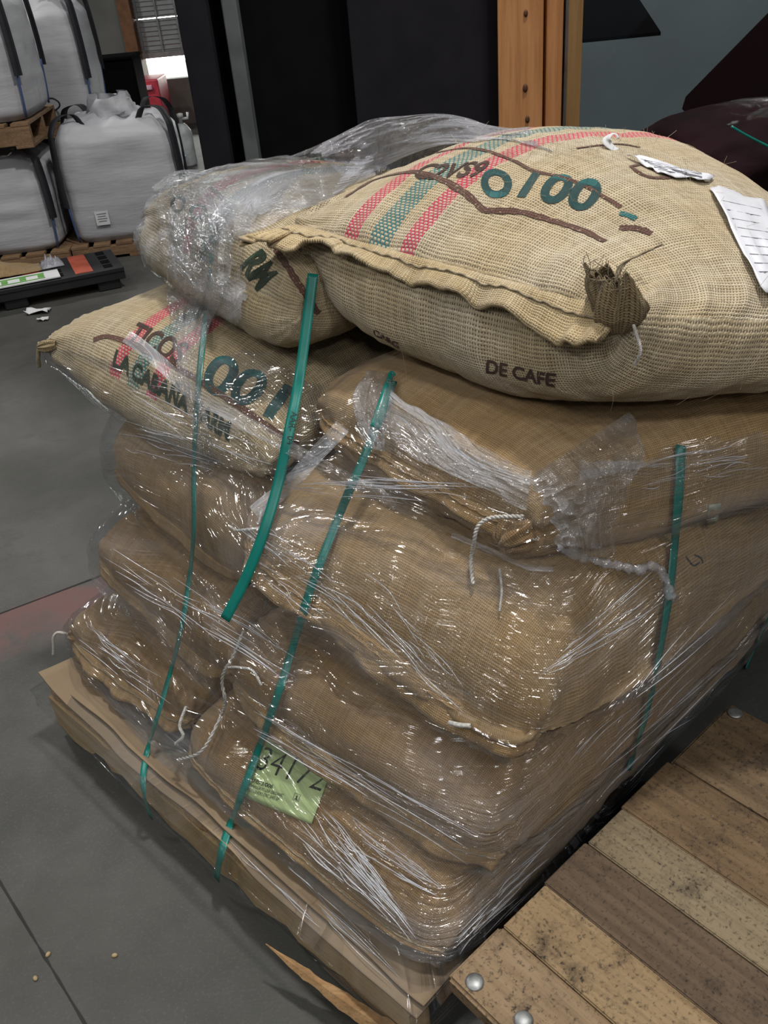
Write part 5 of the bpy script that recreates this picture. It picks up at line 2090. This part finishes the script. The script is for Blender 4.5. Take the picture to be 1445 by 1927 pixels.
for i in range(rows_n):
    f = i / (rows_n - 1)
    for j in range(nsil):
        if f < 0.25:
            g = f / 0.25
            p = S0[j] * (1 - g) + S1[j] * g
        else:
            g = (f - 0.25) / 0.75
            p = S1[j] * (1 - g) + S2[j] * g + np.array([0, 0, 0.03]) * math.sin(math.pi * g) * 0.6
        s_, t_ = j / nsil * 1.0, f * 0.45
        r1 = 1 - 2 * abs(vnoise(s_ * 9 + t_ * 14, t_ * 16 - s_ * 7, 31))
        r2 = 1 - 2 * abs(vnoise(s_ * 44 + t_ * 24, t_ * 50, 33))
        wgt = min(1, abs(f - 1) / 0.1) * (0.35 if abs(f - 0.25) < 0.06 else 1)
        d = CAM - p
        d /= np.linalg.norm(d)
        p = p + d * (0.014 * r1 + 0.006 * r2) * wgt
        h = TREE_ALL.ray_cast(Vector(CAM), Vector(-d), 5.0)
        if h[0] is not None and np.linalg.norm(np.array(h[0]) - CAM) < np.linalg.norm(p - CAM) + 0.004:
            hd = np.linalg.norm(np.array(h[0]) - CAM)
            x_, y_ = pix(p)
            ha = tA.ray_cast(Vector(CAM), Vector(-d), 5.0)
            if ha[0] is None or f > 0.97:
                p = CAM - d * (hd - 0.006 - 0.003 * (1 + r2))
        Vt.append(p)
        uvt.append((s_ * 1.1 + t_ * 0.5, t_ - s_ * 0.4))
ts = mesh_from('top_sheet', Vt, grid_faces(rows_n, nsil), [M_film_t, M_film_g], wrap, True, uvt)
for p in ts.data.polygons:
    i_, j_ = divmod(p.vertices[0], nsil)
    p.material_index = 1 if j_ / nsil + 0.10 * vnoise(i_ * 0.12, j_ * 0.05, 8) > 0.46 else 0

# rope-thin wrinkles where the film is pulled tight, whitened to stand for glints: bundles running from p to q, spread across and fanned
bm = bmesh.new()
BUNDLES = [((560, 1530), (780, 1770), 90, 40, 46), ((640, 1560), (830, 1680), 70, 30, 26), ((745, 745), (985, 905), 80, 46, 44), ((1012, 1268), (1262, 1095), 16, 90, 20),
           ((520, 905), (930, 925), 50, 70, 20), ((215, 815), (430, 880), 60, 40, 14), ((190, 1040), (560, 1270), 60, 90, 26), ((420, 985), (700, 1190), 70, 120, 22),
           ((1080, 1500), (1440, 1170), 120, 160, 34), ((1200, 900), (1445, 850), 60, 60, 16), ((150, 1190), (330, 1330), 60, 40, 18), ((640, 1090), (900, 1360), 90, 60, 22),
           ((430, 1330), (900, 1610), 40, 60, 22), ((440, 1560), (740, 1850), 60, 40, 18), ((850, 1790), (1080, 1570), 50, 60, 20), ((240, 720), (560, 860), 90, 90, 16)]
FT = bvh_of([([v.co for v in mo.data.vertices], [tuple(p.vertices) for p in mo.data.polygons])])
for (p, q, w0, w1, cnt) in BUNDLES:
    p, q = np.array(p, float), np.array(q, float)
    d = q - p
    nn = np.array([-d[1], d[0]]) / np.linalg.norm(d)
    for k in range(cnt):
        a, b = rng.uniform(-0.5, 0.5), 0
        b = a + rng.normal() * 0.08
        f0 = rng.uniform(0, 0.65)
        f1 = min(1, f0 + rng.uniform(0.12, 0.5))
        s0, s1 = p + d * f0 + nn * (a * (w0 + (w1 - w0) * f0)), p + d * f1 + nn * (b * (w0 + (w1 - w0) * f1))
        mid = (s0 + s1) / 2 + nn * rng.normal() * 4
        pts = []
        for x, y in spline([s0, mid, s1], 14):
            h = hit_px(FT, x, y)
            if h is not None:
                pts.append(h[0] - h[2] * 0.0008)
        if len(pts) < 6:
            continue
        dd = np.linalg.norm(np.diff(np.array(pts), axis=0), axis=1)
        if dd.max() > 0.05:
            continue
        m = len(pts)
        r0 = rng.uniform(0.0004, 0.0010)
        add_tube(bm, smooth_line(pts, 2), [r0 * math.sin(math.pi * (i + 0.6) / (m + 0.2)) + 0.0001 for i in range(m)], 5, False)
uvl = bm.loops.layers.uv.new('UVMap')
for f in bm.faces:
    for l in f.loops:
        l[uvl].uv = (l.vert.co.x + l.vert.co.y, l.vert.co.z)
cr = bm_obj('pull_wrinkles', bm, M_crease_glint, wrap, True)
cr['kind'] = 'stuff'

# ---------------------------------------------------------------- wooden deck cart at the right
ZP = 0.27
pc0 = at_z(840, 1838, ZP)
pc1 = at_z(1372, 1318, ZP)
ex = pc1 - pc0
LP = np.linalg.norm(ex)
ex /= LP
ey = np.array([ex[1], -ex[0], 0])          # away from the sacks
MC = Matrix(((ex[0], ey[0], 0, pc0[0]), (ex[1], ey[1], 0, pc0[1]), (0, 0, 1, ZP), (0, 0, 0, 1)))
plat = empty('deck_cart', tuple(pc0 + ex * LP / 2 + ey * 0.6 - np.array([0, 0, ZP])), 'worn wooden deck cart with round bolt heads beside the wrapped sacks', 'cart')
fr = []
for x, y in ((947, 1743), (1023, 1660), (1108, 1587), (1166, 1517), (1255, 1430)):
    fr.append(float((at_z(x, y, ZP) - pc0) @ ex))
fr = [0] + fr + [LP]
woods = [((0.20, 0.135, 0.075), (0.265, 0.185, 0.11)), ((0.215, 0.145, 0.075), (0.285, 0.20, 0.11)), ((0.085, 0.056, 0.035), (0.125, 0.085, 0.053)),
         ((0.165, 0.125, 0.075), (0.225, 0.175, 0.108)), ((0.115, 0.074, 0.038), (0.17, 0.11, 0.058)), ((0.10, 0.066, 0.035), (0.17, 0.115, 0.065))]
DW = 1.25
bolts = []
for i in range(6):
    m_ = wood('cart_plank_wood.%d' % i, woods[i][0], woods[i][1], 0.8, 1, 1.0, 0.8, (0.03, 0.021, 0.014))
    w_ = fr[i + 1] - fr[i]
    bm = bmesh.new()
    add_box(bm, (0, 0, 0), (w_ - 0.0012, DW, 0.034), None, 0)
    bmesh.ops.bevel(bm, geom=bm.edges[:], offset=0.005 if i in (0, 5) else 0.002, segments=3, affect='EDGES')
    o = bm_obj('deck_plank', bm, m_, plat)
    o.matrix_basis = MC @ Matrix.Translation(((fr[i] + fr[i + 1]) / 2, DW / 2 + 0.004 * (i % 2), -0.017 - 0.001 * (i % 3)))
M_bolt = plain('zinc_bolt', (0.27, 0.28, 0.28), 0.45, 0.7, noise=0.2, nscale=60)
for x, y in ((893, 1848), (985, 1920), (1383, 1342)):
    c = Vector(at_z(x, y, ZP))
    bm = bmesh.new()
    add_lathe(bm, [(0.0135, 0), (0.0130, 0.0012), (0.0105, 0.0026), (0.0055, 0.0036), (0.001, 0.0039)], 28, Matrix.Translation(c))
    bm_obj('bolt_head', bm, M_bolt, plat, True)
M_under = wood('cart_frame_wood', (0.10, 0.07, 0.04), (0.16, 0.11, 0.065), 0.8, 0, 1, 0.5)
for yy in (0.10, DW - 0.1):
    o = board('cross_beam', MC @ Matrix.Translation((LP / 2, yy, -0.034 - 0.035)), (LP - 0.06, 0.07, 0.066), M_under, plat)
M_rubber = plain('dark_rubber', (0.02, 0.02, 0.02), 0.7)
for xx in (0.12, LP - 0.12):
    for yy in (0.10, DW - 0.1):
        bm = bmesh.new()
        add_lathe(bm, [(0.03, -0.018), (0.062, -0.018), (0.065, -0.012), (0.065, 0.012), (0.062, 0.018), (0.03, 0.018)], 28,
                  MC @ Matrix.Translation((xx, yy, -ZP + 0.0655)) @ Matrix.Rotation(math.radians(90), 4, 'X'))
        for s in (-1, 1):
            add_box(bm, (xx, yy + s * 0.024, -ZP + 0.105), (0.05, 0.005, 0.11), MC)
        add_box(bm, (xx, yy, -ZP + 0.162), (0.08, 0.07, 0.008), MC)
        bm_obj('caster', bm, M_rubber, plat)
